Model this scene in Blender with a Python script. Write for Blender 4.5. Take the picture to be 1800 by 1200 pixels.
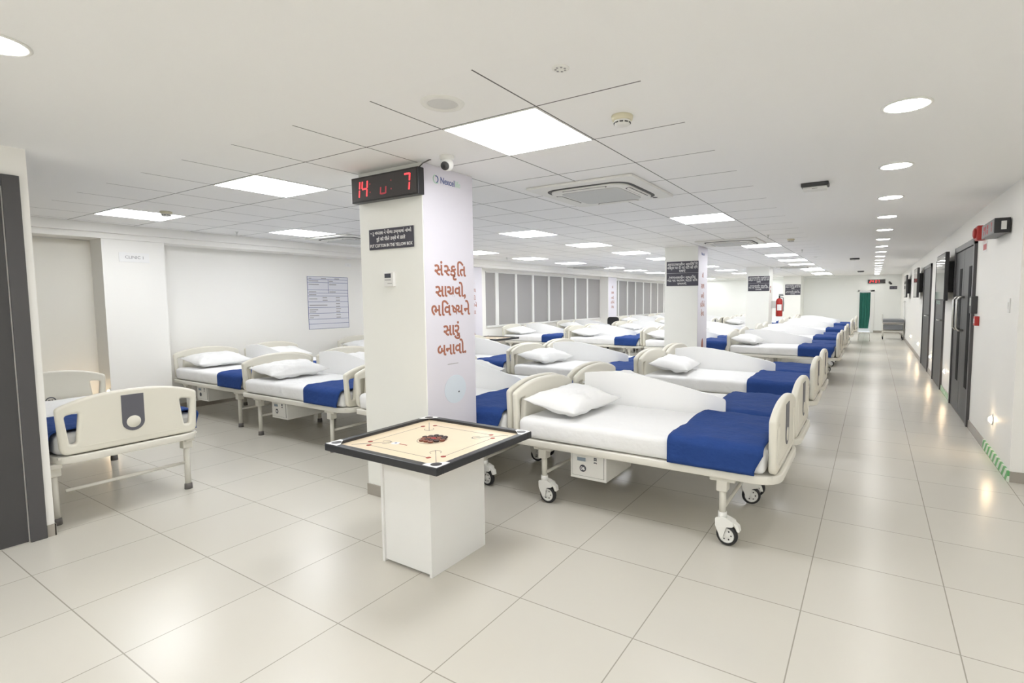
import bpy, bmesh, math, random
from mathutils import Vector, Matrix, noise
random.seed(7)
PI = math.pi
scene = bpy.context.scene
for o in list(bpy.data.objects):
    bpy.data.objects.remove(o)
COL = scene.collection

# ------------------------------------------------------------------ camera
def make_camera():
    yaw, pitch, roll = -0.5541202, -0.0727236, -0.0073196
    f = Vector((math.sin(yaw)*math.cos(pitch), math.cos(yaw)*math.cos(pitch), math.sin(pitch)))
    r0 = Vector((math.cos(yaw), -math.sin(yaw), 0))
    u0 = r0.cross(f)
    r = r0*math.cos(roll) + u0*math.sin(roll)
    u = -r0*math.sin(roll) + u0*math.cos(roll)
    cam = bpy.data.cameras.new('camera')
    cam.sensor_width = 36.0
    cam.lens = 911.3787/1800*36
    cam.shift_x = -69.678/1800
    cam.shift_y = -7.398/1800
    cam.clip_start = 0.02
    co = bpy.data.objects.new('camera', cam)
    COL.objects.link(co)
    m = Matrix((r, u, -f)).transposed().to_4x4()
    m.translation = Vector((0, 0, 1.4778))
    co.matrix_world = m
    scene.camera = co
make_camera()

# ------------------------------------------------------------------ world, exposure
w = bpy.data.worlds.new('world')
scene.world = w
w.use_nodes = True
w.node_tree.nodes['Background'].inputs[0].default_value = (0.9, 0.95, 1, 1)
w.node_tree.nodes['Background'].inputs[1].default_value = 0.3
vs = scene.view_settings
vs.view_transform = 'Standard'
vs.look = 'None'
vs.gamma = 1.0
vs.use_curve_mapping = False
vs.exposure = 1.79
PANEL_W = 5.2
DOWN_W = 11.0
scene.cycles.max_bounces = 10
scene.cycles.diffuse_bounces = 7
scene.cycles.glossy_bounces = 4

H = 2.4068           # ceiling height
GX, GY, GT = -1.412, 2.153, 0.6162   # ceiling grid
EX, EY = -0.875, 1.68                # edge of the grid area

# ------------------------------------------------------------------ materials
def new_mat(name):
    m = bpy.data.materials.new(name)
    m.use_nodes = True
    return m, m.node_tree.nodes, m.node_tree.links, m.node_tree.nodes['Principled BSDF']

def mat(name, col, rough=0.5, metal=0.0, bump=0.0, bscale=40.0, var=0.0, vscale=3.0, spec=0.5, sheen=0.0):
    m, n, l, b = new_mat(name)
    b.inputs['Base Color'].default_value = (*col, 1)
    b.inputs['Roughness'].default_value = rough
    b.inputs['Metallic'].default_value = metal
    b.inputs['Specular IOR Level'].default_value = spec
    if sheen:
        b.inputs['Sheen Weight'].default_value = sheen
    tc = n.new('ShaderNodeTexCoord')
    if var:
        t = n.new('ShaderNodeTexNoise'); t.inputs['Scale'].default_value = vscale
        t.inputs['Detail'].default_value = 4
        r = n.new('ShaderNodeMapRange')
        r.inputs[3].default_value = 1-var; r.inputs[4].default_value = 1+var
        mx = n.new('ShaderNodeVectorMath'); mx.operation = 'SCALE'
        mx.inputs[0].default_value = col
        l.new(tc.outputs['Object'], t.inputs['Vector'])
        l.new(t.outputs['Fac'], r.inputs[0]); l.new(r.outputs[0], mx.inputs['Scale'])
        l.new(mx.outputs[0], b.inputs['Base Color'])
    if bump:
        t = n.new('ShaderNodeTexNoise'); t.inputs['Scale'].default_value = bscale
        t.inputs['Detail'].default_value = 5
        bp = n.new('ShaderNodeBump'); bp.inputs['Strength'].default_value = bump
        bp.inputs['Distance'].default_value = 0.01
        l.new(tc.outputs['Object'], t.inputs['Vector'])
        l.new(t.outputs['Fac'], bp.inputs['Height']); l.new(bp.outputs[0], b.inputs['Normal'])
    return m

def emit(name, col, strength):
    m, n, l, b = new_mat(name)
    b.inputs['Base Color'].default_value = (*col, 1)
    b.inputs['Emission Color'].default_value = (*col, 1)
    b.inputs['Emission Strength'].default_value = strength
    return m

def line_mask(n, l, comp, off, size, half):
    """1 close to the grid line of coordinate comp (0 x, 1 y), else 0"""
    g = n.new('ShaderNodeNewGeometry')
    s = n.new('ShaderNodeSeparateXYZ'); l.new(g.outputs['Position'], s.inputs[0])
    a = n.new('ShaderNodeMath'); a.operation = 'SUBTRACT'; a.inputs[1].default_value = off
    l.new(s.outputs[comp], a.inputs[0])
    d = n.new('ShaderNodeMath'); d.operation = 'DIVIDE'; d.inputs[1].default_value = size
    l.new(a.outputs[0], d.inputs[0])
    p = n.new('ShaderNodeMath'); p.operation = 'PINGPONG'; p.inputs[1].default_value = 0.5
    l.new(d.outputs[0], p.inputs[0])
    c = n.new('ShaderNodeMath'); c.operation = 'LESS_THAN'; c.inputs[1].default_value = half/size
    l.new(p.outputs[0], c.inputs[0])
    fl = n.new('ShaderNodeMath'); fl.operation = 'FLOOR'; l.new(d.outputs[0], fl.inputs[0])
    return c.outputs[0], fl.outputs[0]

def grid_material(name, base, line, ox, oy, size, half, rough, tile_var=0.0, cloud=0.0, rvar=0.0, bump=0.0):
    m, n, l, b = new_mat(name)
    a, fa = line_mask(n, l, 0, ox, size, half)
    c, fc = line_mask(n, l, 1, oy, size, half)
    mx = n.new('ShaderNodeMath'); mx.operation = 'MAXIMUM'
    l.new(a, mx.inputs[0]); l.new(c, mx.inputs[1])
    cmb = n.new('ShaderNodeCombineXYZ'); l.new(fa, cmb.inputs[0]); l.new(fc, cmb.inputs[1])
    wn = n.new('ShaderNodeTexWhiteNoise'); wn.noise_dimensions = '3D'
    l.new(cmb.outputs[0], wn.inputs['Vector'])
    r1 = n.new('ShaderNodeMapRange'); r1.inputs[3].default_value = 1-tile_var; r1.inputs[4].default_value = 1+tile_var
    l.new(wn.outputs['Value'], r1.inputs[0])
    g = n.new('ShaderNodeNewGeometry')
    ns = n.new('ShaderNodeTexNoise'); ns.inputs['Scale'].default_value = 2.5; ns.inputs['Detail'].default_value = 2.5
    ns.inputs['Roughness'].default_value = 0.45
    ad = n.new('ShaderNodeVectorMath'); ad.operation = 'ADD'
    l.new(g.outputs['Position'], ad.inputs[0]); l.new(wn.outputs['Color'], ad.inputs[1])
    l.new(ad.outputs[0], ns.inputs['Vector'])
    r2 = n.new('ShaderNodeMapRange'); r2.inputs[1].default_value = 0; r2.inputs[2].default_value = 1
    r2.inputs[3].default_value = 1-cloud; r2.inputs[4].default_value = 1+cloud
    l.new(ns.outputs['Fac'], r2.inputs[0])
    mu = n.new('ShaderNodeMath'); mu.operation = 'MULTIPLY'
    l.new(r1.outputs[0], mu.inputs[0]); l.new(r2.outputs[0], mu.inputs[1])
    sc = n.new('ShaderNodeVectorMath'); sc.operation = 'SCALE'; sc.inputs[0].default_value = base
    l.new(mu.outputs[0], sc.inputs['Scale'])
    mix = n.new('ShaderNodeMix'); mix.data_type = 'RGBA'
    mix.inputs[7].default_value = (*line, 1)
    l.new(mx.outputs[0], mix.inputs[0]); l.new(sc.outputs[0], mix.inputs[6])
    l.new(mix.outputs[2], b.inputs['Base Color'])
    rr = n.new('ShaderNodeMapRange'); rr.inputs[3].default_value = rough-rvar; rr.inputs[4].default_value = rough+rvar
    l.new(ns.outputs['Fac'], rr.inputs[0]); l.new(rr.outputs[0], b.inputs['Roughness'])
    if bump:
        bp = n.new('ShaderNodeBump'); bp.inputs['Strength'].default_value = bump; bp.inputs['Distance'].default_value = .004
        inv = n.new('ShaderNodeMath'); inv.operation = 'SUBTRACT'; inv.inputs[0].default_value = 1
        l.new(mx.outputs[0], inv.inputs[1]); l.new(inv.outputs[0], bp.inputs['Height']); l.new(bp.outputs[0], b.inputs['Normal'])
    return m

def checker_tape(name, c1, c2, size):
    m, n, l, b = new_mat(name)
    g = n.new('ShaderNodeNewGeometry')
    s = n.new('ShaderNodeSeparateXYZ'); l.new(g.outputs['Position'], s.inputs[0])
    a = n.new('ShaderNodeMath'); a.operation = 'ADD'
    l.new(s.outputs[1], a.inputs[0]); l.new(s.outputs[2], a.inputs[1])
    d = n.new('ShaderNodeMath'); d.operation = 'DIVIDE'; d.inputs[1].default_value = size; l.new(a.outputs[0], d.inputs[0])
    fr = n.new('ShaderNodeMath'); fr.operation = 'FRACT'; l.new(d.outputs[0], fr.inputs[0])
    c = n.new('ShaderNodeMath'); c.operation = 'LESS_THAN'; c.inputs[1].default_value = .5; l.new(fr.outputs[0], c.inputs[0])
    mix = n.new('ShaderNodeMix'); mix.data_type = 'RGBA'
    mix.inputs[6].default_value = (*c1, 1); mix.inputs[7].default_value = (*c2, 1)
    l.new(c.outputs[0], mix.inputs[0]); l.new(mix.outputs[2], b.inputs['Base Color'])
    b.inputs['Roughness'].default_value = .5
    return m

M = {}
M['wall'] = mat('wall_paint', (.88, .87, .84), .55, bump=.02, bscale=120)
M['wall_cool'] = mat('end_wall_paint', (.83, .845, .825), .5, bump=.02, bscale=120)
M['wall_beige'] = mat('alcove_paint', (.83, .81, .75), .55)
M['pillar'] = mat('pillar_paint', (.86, .865, .83), .45, bump=.02, bscale=120)
M['ceiling'] = mat('ceiling_paint', (.895, .895, .895), .7, bump=.02, bscale=150)
M['ceiling_grid'] = grid_material('ceiling_tiles', (.895, .895, .895), (.13, .13, .13), GX, GY, GT, .0042, .75, .008, .0)
M['floor'] = grid_material('floor_tiles', (.605, .58, .52), (.34, .315, .27), -1.4447, 1.4193, .6, .0026, .255, .016, .016, .012, .10)
M['skirting'] = mat('skirting_tile', (.36, .33, .29), .35)
M['tape'] = checker_tape('hazard_tape', (.12, .42, .14), (.70, .78, .66), .13)
M['dark_door'] = mat('charcoal_laminate', (.055, .053, .055), .45)
M['dark_frame'] = mat('charcoal_frame', (.075, .072, .075), .4)
M['ivory'] = mat('ivory_plastic', (.735, .71, .625), .38, var=.015)
M['ivory_metal'] = mat('ivory_enamel', (.72, .70, .635), .35)
M['white_metal'] = mat('white_enamel', (.80, .795, .765), .35)
M['sheet'] = mat('white_sheet', (.815, .815, .815), .85, bump=.9, bscale=12)
M['pillowcase'] = mat('white_pillowcase', (.83, .83, .825), .85, bump=.9, bscale=11)
M['blanket'] = mat('navy_blanket', (.024, .060, .22), .85, bump=.7, bscale=26, var=.12, vscale=8, spec=.15)
M['board_white'] = mat('white_board', (.875, .875, .87), .5)
M['emblem'] = mat('slate_emblem', (.115, .115, .135), .5)
M['rubber'] = mat('black_rubber', (.018, .018, .02), .55)
M['grey_rubber'] = mat('grey_rubber', (.14, .13, .125), .6)
M['hub'] = mat('hub_white', (.74, .74, .72), .35)
M['lcd'] = mat('locker_display', (.28, .34, .40), .2)
M['dark_print'] = mat('dark_print', (.06, .065, .085), .5)
M['white_print'] = mat('white_print', (.85, .85, .85), .5)
M['black'] = mat('black_plastic', (.02, .02, .023), .35)
M['black_frame'] = mat('black_frame', (.025, .026, .03), .35)
M['steel'] = mat('brushed_steel', (.66, .66, .64), .3, metal=1.0)
M['plywood'] = mat('birch_ply', (.80, .665, .48), .3, var=.06, vscale=7)
M['coin_dark'] = mat('dark_coin', (.035, .014, .012), .3)
M['coin_brown'] = mat('brown_coin', (.20, .055, .025), .3)
M['coin_red'] = mat('red_coin', (.45, .03, .02), .3)
M['red_print'] = mat('red_print', (.35, .05, .03), .5)
M['lamwhite'] = mat('white_laminate', (.80, .80, .785), .3)
M['blind'] = mat('grey_blind', (.345, .335, .33), .75, bump=.05, bscale=200)
M['mullion'] = mat('white_mullion', (.80, .80, .78), .4)
M['lavender'] = mat('lavender_print', (.70, .68, .745), .4, var=.015, vscale=2)
M['terracotta'] = mat('terracotta_print', (.36, .135, .085), .5)
M['grey_print'] = mat('grey_print', (.36, .35, .36), .5)
M['navy_print'] = mat('navy_print', (.10, .13, .30), .5)
M['green_print'] = mat('pale_green_print', (.50, .68, .56), .5)
M['pale_blue'] = mat('pale_blue_print', (.66, .72, .79), .45)
M['sign'] = mat('dark_sign', (.062, .06, .08), .4)
M['paper'] = mat('lavender_paper', (.74, .745, .80), .55)
M['ac_white'] = mat('ac_white', (.80, .80, .77), .45)
M['ac_grille'] = mat('ac_grille', (.60, .61, .60), .6)
M['grey_mesh'] = mat('grey_mesh', (.66, .66, .65), .6)
M['led_red'] = emit('led_red', (1, .05, .06), .55)
M['led_dim'] = emit('led_dim', (.45, .05, .07), .08)
M['led_off'] = mat('led_off', (.07, .05, .055), .4)
M['red'] = mat('signal_red', (.42, .025, .02), .4)
M['green_curtain'] = mat('green_curtain', (.02, .155, .115), .7, bump=.2, bscale=20)
M['grey_mattress'] = mat('grey_vinyl', (.19, .20, .215), .45)
M['panel_light'] = emit('panel_light', (.97, .985, 1.0), PANEL_W)
M['down_light'] = emit('down_light', (1.0, .985, .95), DOWN_W)
M['foot_light'] = emit('foot_light', (1.0, .74, .45), 26.0)
M['screen'] = mat('glossy_screen', (.02, .021, .024), .06, spec=.9)
M['glass_dark'] = mat('door_glass', (.006, .006, .007), .5, spec=.03)
M['glass_pale'] = mat('pale_pane', (.45, .46, .44), .08)
M['dark_grey'] = mat('dark_grey', (.05, .05, .052), .5)
M['clock_face'] = mat('clock_face', (.052, .048, .05), .35)
M['yellow_label'] = mat('cream_label', (.70, .66, .50), .5)

# ------------------------------------------------------------------ mesh helpers
class MB:
    """collects shapes in one mesh; several material slots allowed"""
    def __init__(self):
        self.bm = bmesh.new(); self.mats = []; self.cur = 0
    def use(self, name):
        if name not in self.mats: self.mats.append(name)
        self.cur = self.mats.index(name); return self
    def _new(self, faces, smooth=False):
        for f in faces:
            f.material_index = self.cur; f.smooth = smooth
    def box(self, x0, x1, y0, y1, z0, z1, bev=0.0, seg=2, smooth=False):
        b = bmesh.new()
        bmesh.ops.create_cube(b, size=1.0)
        for v in b.verts:
            v.co = Vector((x0+(v.co.x+.5)*(x1-x0), y0+(v.co.y+.5)*(y1-y0), z0+(v.co.z+.5)*(z1-z0)))
        if bev:
            bmesh.ops.bevel(b, geom=list(b.edges), offset=bev, segments=seg, affect='EDGES', profile=.5)
        self._merge(b, smooth)
        return self
    def _merge(self, b, smooth, mtx=None):
        if mtx is not None:
            bmesh.ops.transform(b, matrix=mtx, verts=list(b.verts))
        vm = {}
        for v in b.verts: vm[v] = self.bm.verts.new(v.co)
        for f in b.faces:
            try: nf = self.bm.faces.new([vm[v] for v in f.verts])
            except ValueError: continue
            nf.material_index = self.cur; nf.smooth = smooth
        b.free()
    def cyl(self, p, q, r, r2=None, n=16, smooth=True, caps=True):
        p, q = Vector(p), Vector(q); d = q-p
        b = bmesh.new()
        bmesh.ops.create_cone(b, cap_ends=caps, segments=n, radius1=r, radius2=r if r2 is None else r2, depth=d.length)
        mtx = Matrix.Translation((p+q)/2) @ d.to_track_quat('Z', 'Y').to_matrix().to_4x4()
        self._merge(b, smooth, mtx); return self
    def lathe(self, prof, origin=(0, 0, 0), axis='Z', n=24, smooth=True):
        """prof: list of (radius, height)"""
        o = Vector(origin); rings = []
        def pt(r, h, a):
            c, s = r*math.cos(a), r*math.sin(a)
            return o+Vector({'Z': (c, s, h), 'Y': (c, h, s), 'X': (h, c, s)}[axis])
        for r, h in prof:
            if r < 1e-6: rings.append([self.bm.verts.new(pt(0, h, 0))])
            else: rings.append([self.bm.verts.new(pt(r, h, 2*PI*i/n)) for i in range(n)])
        for a, b in zip(rings, rings[1:]):
            for i in range(n):
                j = (i+1) % n
                if len(a) == 1 and len(b) == 1: continue
                if len(a) == 1: vs_ = (a[0], b[i], b[j])
                elif len(b) == 1: vs_ = (a[i], b[0], a[j])
                else: vs_ = (a[i], b[i], b[j], a[j])
                f = self.bm.faces.new(vs_); f.material_index = self.cur; f.smooth = smooth
        return self
    def tube(self, pts, r, n=10, closed=False, smooth=True):
        pts = [Vector(p) for p in pts]; m = len(pts); rings = []
        for i, p in enumerate(pts):
            a = pts[i-1] if (i > 0 or closed) else pts[i]
            c = pts[(i+1) % m] if (i < m-1 or closed) else pts[i]
            d = (c-a).normalized()
            q = d.to_track_quat('Z', 'Y')
            rings.append([self.bm.verts.new(p+q @ Vector((r*math.cos(2*PI*k/n), r*math.sin(2*PI*k/n), 0))) for k in range(n)])
        rng = range(m) if closed else range(m-1)
        for i in rng:
            a, b = rings[i], rings[(i+1) % m]
            best = min(range(n), key=lambda s: sum((a[k].co-b[(k+s) % n].co).length for k in range(0, n, 3)))
            for k in range(n):
                f = self.bm.faces.new((a[k], a[(k+1) % n], b[(k+1+best) % n], b[(k+best) % n]))
                f.material_index = self.cur; f.smooth = smooth
        if not closed:
            for rg in (rings[0], rings[-1]):
                f = self.bm.faces.new(rg); f.material_index = self.cur
        return self
    def prism(self, poly, fn, h0, h1):
        """poly 2D points; fn(u,v,h)->3D"""
        a = [self.bm.verts.new(fn(u, v, h0)) for u, v in poly]
        b = [self.bm.verts.new(fn(u, v, h1)) for u, v in poly]
        fs = [self.bm.faces.new(a), self.bm.faces.new(b[::-1])]
        k = len(poly)
        for i in range(k):
            fs.append(self.bm.faces.new((a[i], b[i], b[(i+1) % k], a[(i+1) % k])))
        self._new(fs); return self
    def grid(self, fn, nu, nv, smooth=True, wrap_u=False):
        vv = [[self.bm.verts.new(fn(i/nu, j/nv)) for j in range(nv+1)] for i in range(nu+1)]
        for i in range(nu):
            for j in range(nv):
                f = self.bm.faces.new((vv[i][j], vv[i+1][j], vv[i+1][j+1], vv[i][j+1]))
                f.material_index = self.cur; f.smooth = smooth
        return self
    def mesh_in(self, me, mtx=None):
        b = bmesh.new(); b.from_mesh(me); self._merge(b, False, mtx); return self
    def data(self, name, recalc=True):
        if recalc: bmesh.ops.recalc_face_normals(self.bm, faces=list(self.bm.faces))
        me = bpy.data.meshes.new(name); self.bm.to_mesh(me); self.bm.free()
        for k in self.mats: me.materials.append(M[k])
        return me

def link(name, me, parent=None, loc=None, rotz=0.0):
    o = bpy.data.objects.new(name, me); COL.objects.link(o)
    if parent is not None: o.parent = parent
    if loc is not None: o.location = loc
    if rotz: o.rotation_euler = (0, 0, rotz)
    return o
def tag(o, label=None, cat=None, group=None, kind=None):
    if label: o['label'] = label
    if cat: o['category'] = cat
    if group: o['group'] = group
    if kind: o['kind'] = kind
    return o
def thing(name, label, cat, loc, group=None, rotz=0.0):
    o = link(name, None, None, loc, rotz); o.empty_display_size = .1
    return tag(o, label, cat, group)
def struct(name, mb, parent=None):
    o = link(name, mb.data(name), parent)
    if parent is None: o['kind'] = 'structure'
    return o
def kids(o):
    return [c for c in ALLKIDS.get(o.name, [])]
ALLKIDS = {}
def child(name, mb_or_me, parent, label=None):
    me = mb_or_me.data(name) if isinstance(mb_or_me, MB) else mb_or_me
    o = link(name, me, parent)
    ALLKIDS.setdefault(parent.name, []).append(o)
    if label: o['label'] = label
    return o
def copy_tree(o, parent=None):
    c = o.copy(); COL.objects.link(c)
    if parent is not None:
        c.parent = parent
        ALLKIDS.setdefault(parent.name, []).append(c)
    for ch in kids(o): copy_tree(ch, c)
    return c

def fillet(pts, r, n=5):
    out = []; k = len(pts)
    for i in range(k):
        p0, p1, p2 = Vector(pts[i-1]), Vector(pts[i]), Vector(pts[(i+1) % k])
        rr = r[i] if isinstance(r, (list, tuple)) else r
        if rr <= 0: out.append(tuple(p1)); continue
        a = (p0-p1); b = (p2-p1); la, lb = a.length, b.length
        a.normalize(); b.normalize()
        t = min(rr, la*.45, lb*.45)
        s, e = p1+a*t, p1+b*t
        for j in range(n+1):
            u = j/n
            q = s*(1-u)**2+p1*2*u*(1-u)+e*u*u
            out.append((q.x, q.y))
    return out

def plate(outline, holes, thick, bev, fn=None, res=2):
    """flat plate with holes and rounded edges, mesh in the XY plane about z=0, then mapped by fn"""
    cu = bpy.data.curves.new('tmp', 'CURVE'); cu.dimensions = '2D'; cu.fill_mode = 'BOTH'
    cu.extrude = max(thick/2-bev, 0.0001); cu.bevel_depth = bev; cu.bevel_resolution = res
    cu.offset = -bev
    for poly in [outline]+list(holes):
        s = cu.splines.new('POLY'); s.points.add(len(poly)-1); s.use_cyclic_u = True
        for p, (x, y) in zip(s.points, poly): p.co = (x, y, 0, 1)
    o = bpy.data.objects.new('tmp', cu); COL.objects.link(o)
    dg = bpy.context.evaluated_depsgraph_get()
    me = bpy.data.meshes.new_from_object(o.evaluated_get(dg))
    bpy.data.objects.remove(o); bpy.data.curves.remove(cu)
    if fn:
        for v in me.vertices: v.co = fn(v.co.x, v.co.y, v.co.z)
    return me

def text_mesh(s, size, bold=0.0, align='CENTER', depth=.0008):
    cu = bpy.data.curves.new('tmp', 'FONT'); cu.body = s; cu.size = size; cu.align_x = align
    cu.offset = bold; cu.extrude = depth; cu.resolution_u = 3
    o = bpy.data.objects.new('tmp', cu); COL.objects.link(o)
    dg = bpy.context.evaluated_depsgraph_get()
    me = bpy.data.meshes.new_from_object(o.evaluated_get(dg))
    bpy.data.objects.remove(o); bpy.data.curves.remove(cu)
    return me
def extent(me):
    xs = [v.co.x for v in me.vertices] or [0]
    return min(xs), max(xs)

# facing helpers: plane maps for lettering (u to the reader's right, v up, d out of the surface)
def facing_front(x, y, z):      # on a surface facing -Y
    return Matrix(((1, 0, 0, x), (0, 0, -1, y), (0, 1, 0, z), (0, 0, 0, 1)))
def facing_right(x, y, z):      # on a surface facing +X
    return Matrix(((0, 0, 1, x), (1, 0, 0, y), (0, 1, 0, z), (0, 0, 0, 1)))
def facing_left(x, y, z):       # on a surface facing -X
    return Matrix(((0, 0, -1, x), (-1, 0, 0, y), (0, 1, 0, z), (0, 0, 0, 1)))

# ------------------------------------------------------------------ room shell
XL, YE = -8.10, 25.6
mb = MB().use('floor'); mb.box(XL-.2, 3.0, -4.2, YE+.2, -.12, 0)
struct('floor', mb)
mb = MB().use('ceiling')
mb.box(XL-.2, 3.0, -4.2, EY, H, H+.1); mb.box(EX, 3.0, EY, YE+.2, H, H+.1)
mb.use('ceiling_grid'); mb.box(XL-.2, EX, EY, YE+.2, H, H+.1)
struct('ceiling', mb)

WX = .97
mb = MB().use('wall'); mb.box(WX, WX+.25, 5.36, YE+.2, 0, H); mb.box(WX+.25, 2.85, 5.36, 5.6, 0, H)
struct('wall_right', mb)
mb = MB().use('wall'); mb.box(2.8, 3.0, -4.2, 5.36, 0, H); struct('wall_lobby', mb)
mb = MB().use('wall'); mb.box(XL-.2, 3.0, -4.2, -4.0, 0, H); struct('wall_front', mb)
# end wall with the opening for the curtained doorway
DX0, DX1, DZ = -.50, -.07, 1.72
mb = MB().use('wall_cool')
mb.box(XL-.2, DX0, YE, YE+.2, 0, H); mb.box(DX1, WX, YE, YE+.2, 0, H); mb.box(DX0, DX1, YE, YE+.2, DZ, H)
mb.box(DX0-.2, DX1+.2, YE+.8, YE+.9, 0, H)
struct('wall_back', mb)
# window wall: openings are real recesses
WIN1 = (10.02, 16.33); WIN2 = (17.35, 24.2); WZ0, WZ1 = .83, 2.17
mb = MB().use('wall')
mb.box(XL-.2, XL, -4.2, WIN1[0], 0, H); mb.box(XL-.2, XL, WIN1[1], WIN2[0], 0, H); mb.box(XL-.2, XL, WIN2[1], YE, 0, H)
for a, b in (WIN1, WIN2):
    mb.box(XL-.2, XL, a, b, 0, WZ0); mb.box(XL-.2, XL, a, b, WZ1, H)
struct('wall_left', mb)
# pilasters on the window wall
for i, (y0, y1) in enumerate(((2.46, 3.10), (8.85, 9.52), (16.34, 17.05))):
    mb = MB().use('wall'); mb.box(XL-.02, -7.75 if i == 0 else -7.80, y0, y1, 0, H)
    o = struct('pilaster', mb)
# recessed darker alcove beside the first pilaster
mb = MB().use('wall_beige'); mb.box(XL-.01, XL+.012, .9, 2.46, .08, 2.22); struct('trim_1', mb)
# bulkhead under the ceiling along the window wall
mb = MB().use('wall'); mb.box(XL-.02, -7.68, 1.0, YE, 2.30, H+.001, .004); struct('trim_2', mb)
mb = MB().use('wall'); mb.box(XL-.02, -7.73, 1.0, YE, 2.235, 2.301, .004); struct('trim_3', mb)
# bulkhead at the far end
mb = MB().use('wall_cool'); mb.box(-7.7, EX-.2, YE-.35, YE+.01, 2.33, H+.001); struct('trim_4', mb)
# short wall with dark door near the camera
LX = -4.40
mb = MB().use('wall'); mb.box(LX-.13, LX, -4.0, 1.062, 0, H); struct('wall_entrance', mb)
mb = MB().use('skirting'); mb.box(LX-.001, LX+.008, 1.025, 1.066, 0, .075); mb.box(LX-.13, LX+.008, 1.06, 1.068, 0, .075); struct('baseboard_entrance', mb)
d = link('door_1', None, None, (LX, 0, 0)); d['kind'] = 'structure'
mb = MB().use('dark_frame'); mb.box(0, .018, .945, 1.022, 0, 2.24, .003); mb.box(0, .018, -.45, .945, 2.17, 2.24, .003); mb.box(0, .018, -.52, -.45, 0, 2.24, .003)
child('door_frame', mb, d)
mb = MB().use('dark_door'); mb.box(0, .010, -.445, .938, .008, 2.165, .002); child('door_leaf', mb, d)
# skirtings
mb = MB().use('skirting')
for a, b in ((6.45, 7.40), (9.04, 10.18), (11.56, 12.52), (14.2, YE)):
    mb.box(WX-.012, WX, a, b, 0, .085)
mb.box(WX-.012, 2.8, 5.348, 5.36, 0, .085)
struct('baseboard_right', mb)
mb = MB().use('tape'); mb.box(WX-.0135, WX-.0005, 5.346, 6.45, 0, .087)
tag(link('hazard_tape', mb.data('hazard_tape')), 'green and white striped tape on the skirting at the wall corner', 'tape')
mb = MB().use('tape'); mb.box(WX-.0135, WX-.0125, 9.04, 10.18, 0, .087)
tag(link('hazard_tape', mb.data('hazard_tape')), 'green striped tape on the skirting between two dark doors', 'tape')
mb = MB().use('skirting'); mb.box(XL, XL+.012, -4, YE, 0, .085); struct('baseboard_left', mb)
mb = MB().use('skirting'); mb.box(XL, DX0-.05, YE-.012, YE, 0, .085); mb.box(DX1+.04, WX, YE-.012, YE, 0, .085); struct('baseboard_back', mb)

# windows: blinds between white mullions
w1 = [10.02, 10.47, 11.30, 12.115, 12.95, 13.72, 14.545, 15.36, 16.33]
w2 = [17.35, 17.85, 18.69, 19.49, 20.33, 21.17, 22.0, 22.8, 23.6, 24.2]
for wi, ys in enumerate((w1, w2)):
    wo = link('window_%d' % (wi+1), None, None, (XL, ys[0], 0)); wo['kind'] = 'structure'
    mb = MB().use('mullion')
    L = ys[-1]-ys[0]
    mb.box(-.02, .035, -.0, L, WZ0-.035, WZ0+.012, .004); mb.box(-.02, .02, 0, L, WZ1-.015, WZ1+.01, .004)
    child('window_frame', mb, wo)
    for y in ys[1:-1]:
        mb = MB().use('mullion'); hw = .065 if abs(y-10.47) < .01 else .045
        mb.box(-.06, .012, y-ys[0]-hw, y-ys[0]+hw, WZ0, WZ1, .003); child('mullion', mb, wo)
    for a, b in zip(ys, ys[1:]):
        mb = MB().use('blind')
        mb.box(-.022, -.017, a-ys[0]+.015, b-ys[0]-.015, WZ0+.012, WZ1-.002)
        mb.box(-.027, -.012, a-ys[0]+.015, b-ys[0]-.015, WZ0+.014, WZ0+.03)
        child('roller_blind', mb, wo)
    mb = MB().use('glass_dark'); mb.box(-.17, -.165, 0, L, WZ0, WZ1); child('pane', mb, wo)

# ------------------------------------------------------------------ pillars
PIL = [(-3.25, -2.605, 2.565, 3.085), (-3.27, -2.66, 9.25, 9.86), (-3.27, -2.62, 16.45, 17.1), (-3.3, -2.62, 24.3, YE+.01)]
for i, (x0, x1, y0, y1) in enumerate(PIL):
    mb = MB().use('pillar'); mb.box(x0, x1, y0, y1, 0, H, .004)
    p = struct('pillar', mb)
    mb = MB().use('skirting'); mb.box(x0-.008, x1+.008, y0-.008, y1+.008, 0, .085, .002)
    child('skirting_tile', mb, p)

# ------------------------------------------------------------------ doors in the corridor wall
def door_frame(mb, y0, y1, zt, wd=.07, dep=.03):
    mb.use('dark_frame')
    mb.box(WX-dep, WX, y0, y0+wd, 0, zt, .003); mb.box(WX-dep, WX, y1-wd, y1, 0, zt, .003); mb.box(WX-dep, WX, y0, y1, zt-wd, zt, .003)
d2 = link('door_2', None, None, (0, 0, 0)); d2['kind'] = 'structure'
mb = MB(); door_frame(mb, 7.41, 9.03, 2.13); child('door_frame', mb, d2)
for y0, y1, gy in ((7.485, 8.215, 7.50), (8.225, 8.955, 8.25)):
    mb = MB().use('dark_door'); mb.box(WX-.016, WX, y0, y1, .01, 2.055, .002)
    lf = child('door_leaf', mb, d2)
    mb = MB().use('glass_dark'); mb.box(WX-.019, WX-.015, gy+.10, gy+.30, .40, 1.83, .001); child('vision_panel', mb, lf)
    yh = 8.10 if y0 < 8 else 8.42
    mb = MB().use('steel')
    pts = [(WX-.016, yh, 1.47), (WX-.06, yh, 1.47), (WX-.085, yh, 1.44), (WX-.085, yh, 1.09), (WX-.06, yh, 1.06), (WX-.016, yh, 1.06)]
    mb.tube(pts, .014, 8); child('pull_handle', mb, lf)
d3 = link('door_3', None, None, (0, 0, 0)); d3['kind'] = 'structure'
mb = MB(); door_frame(mb, 10.2, 11.55, 2.1); child('door_frame', mb, d3)
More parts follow.
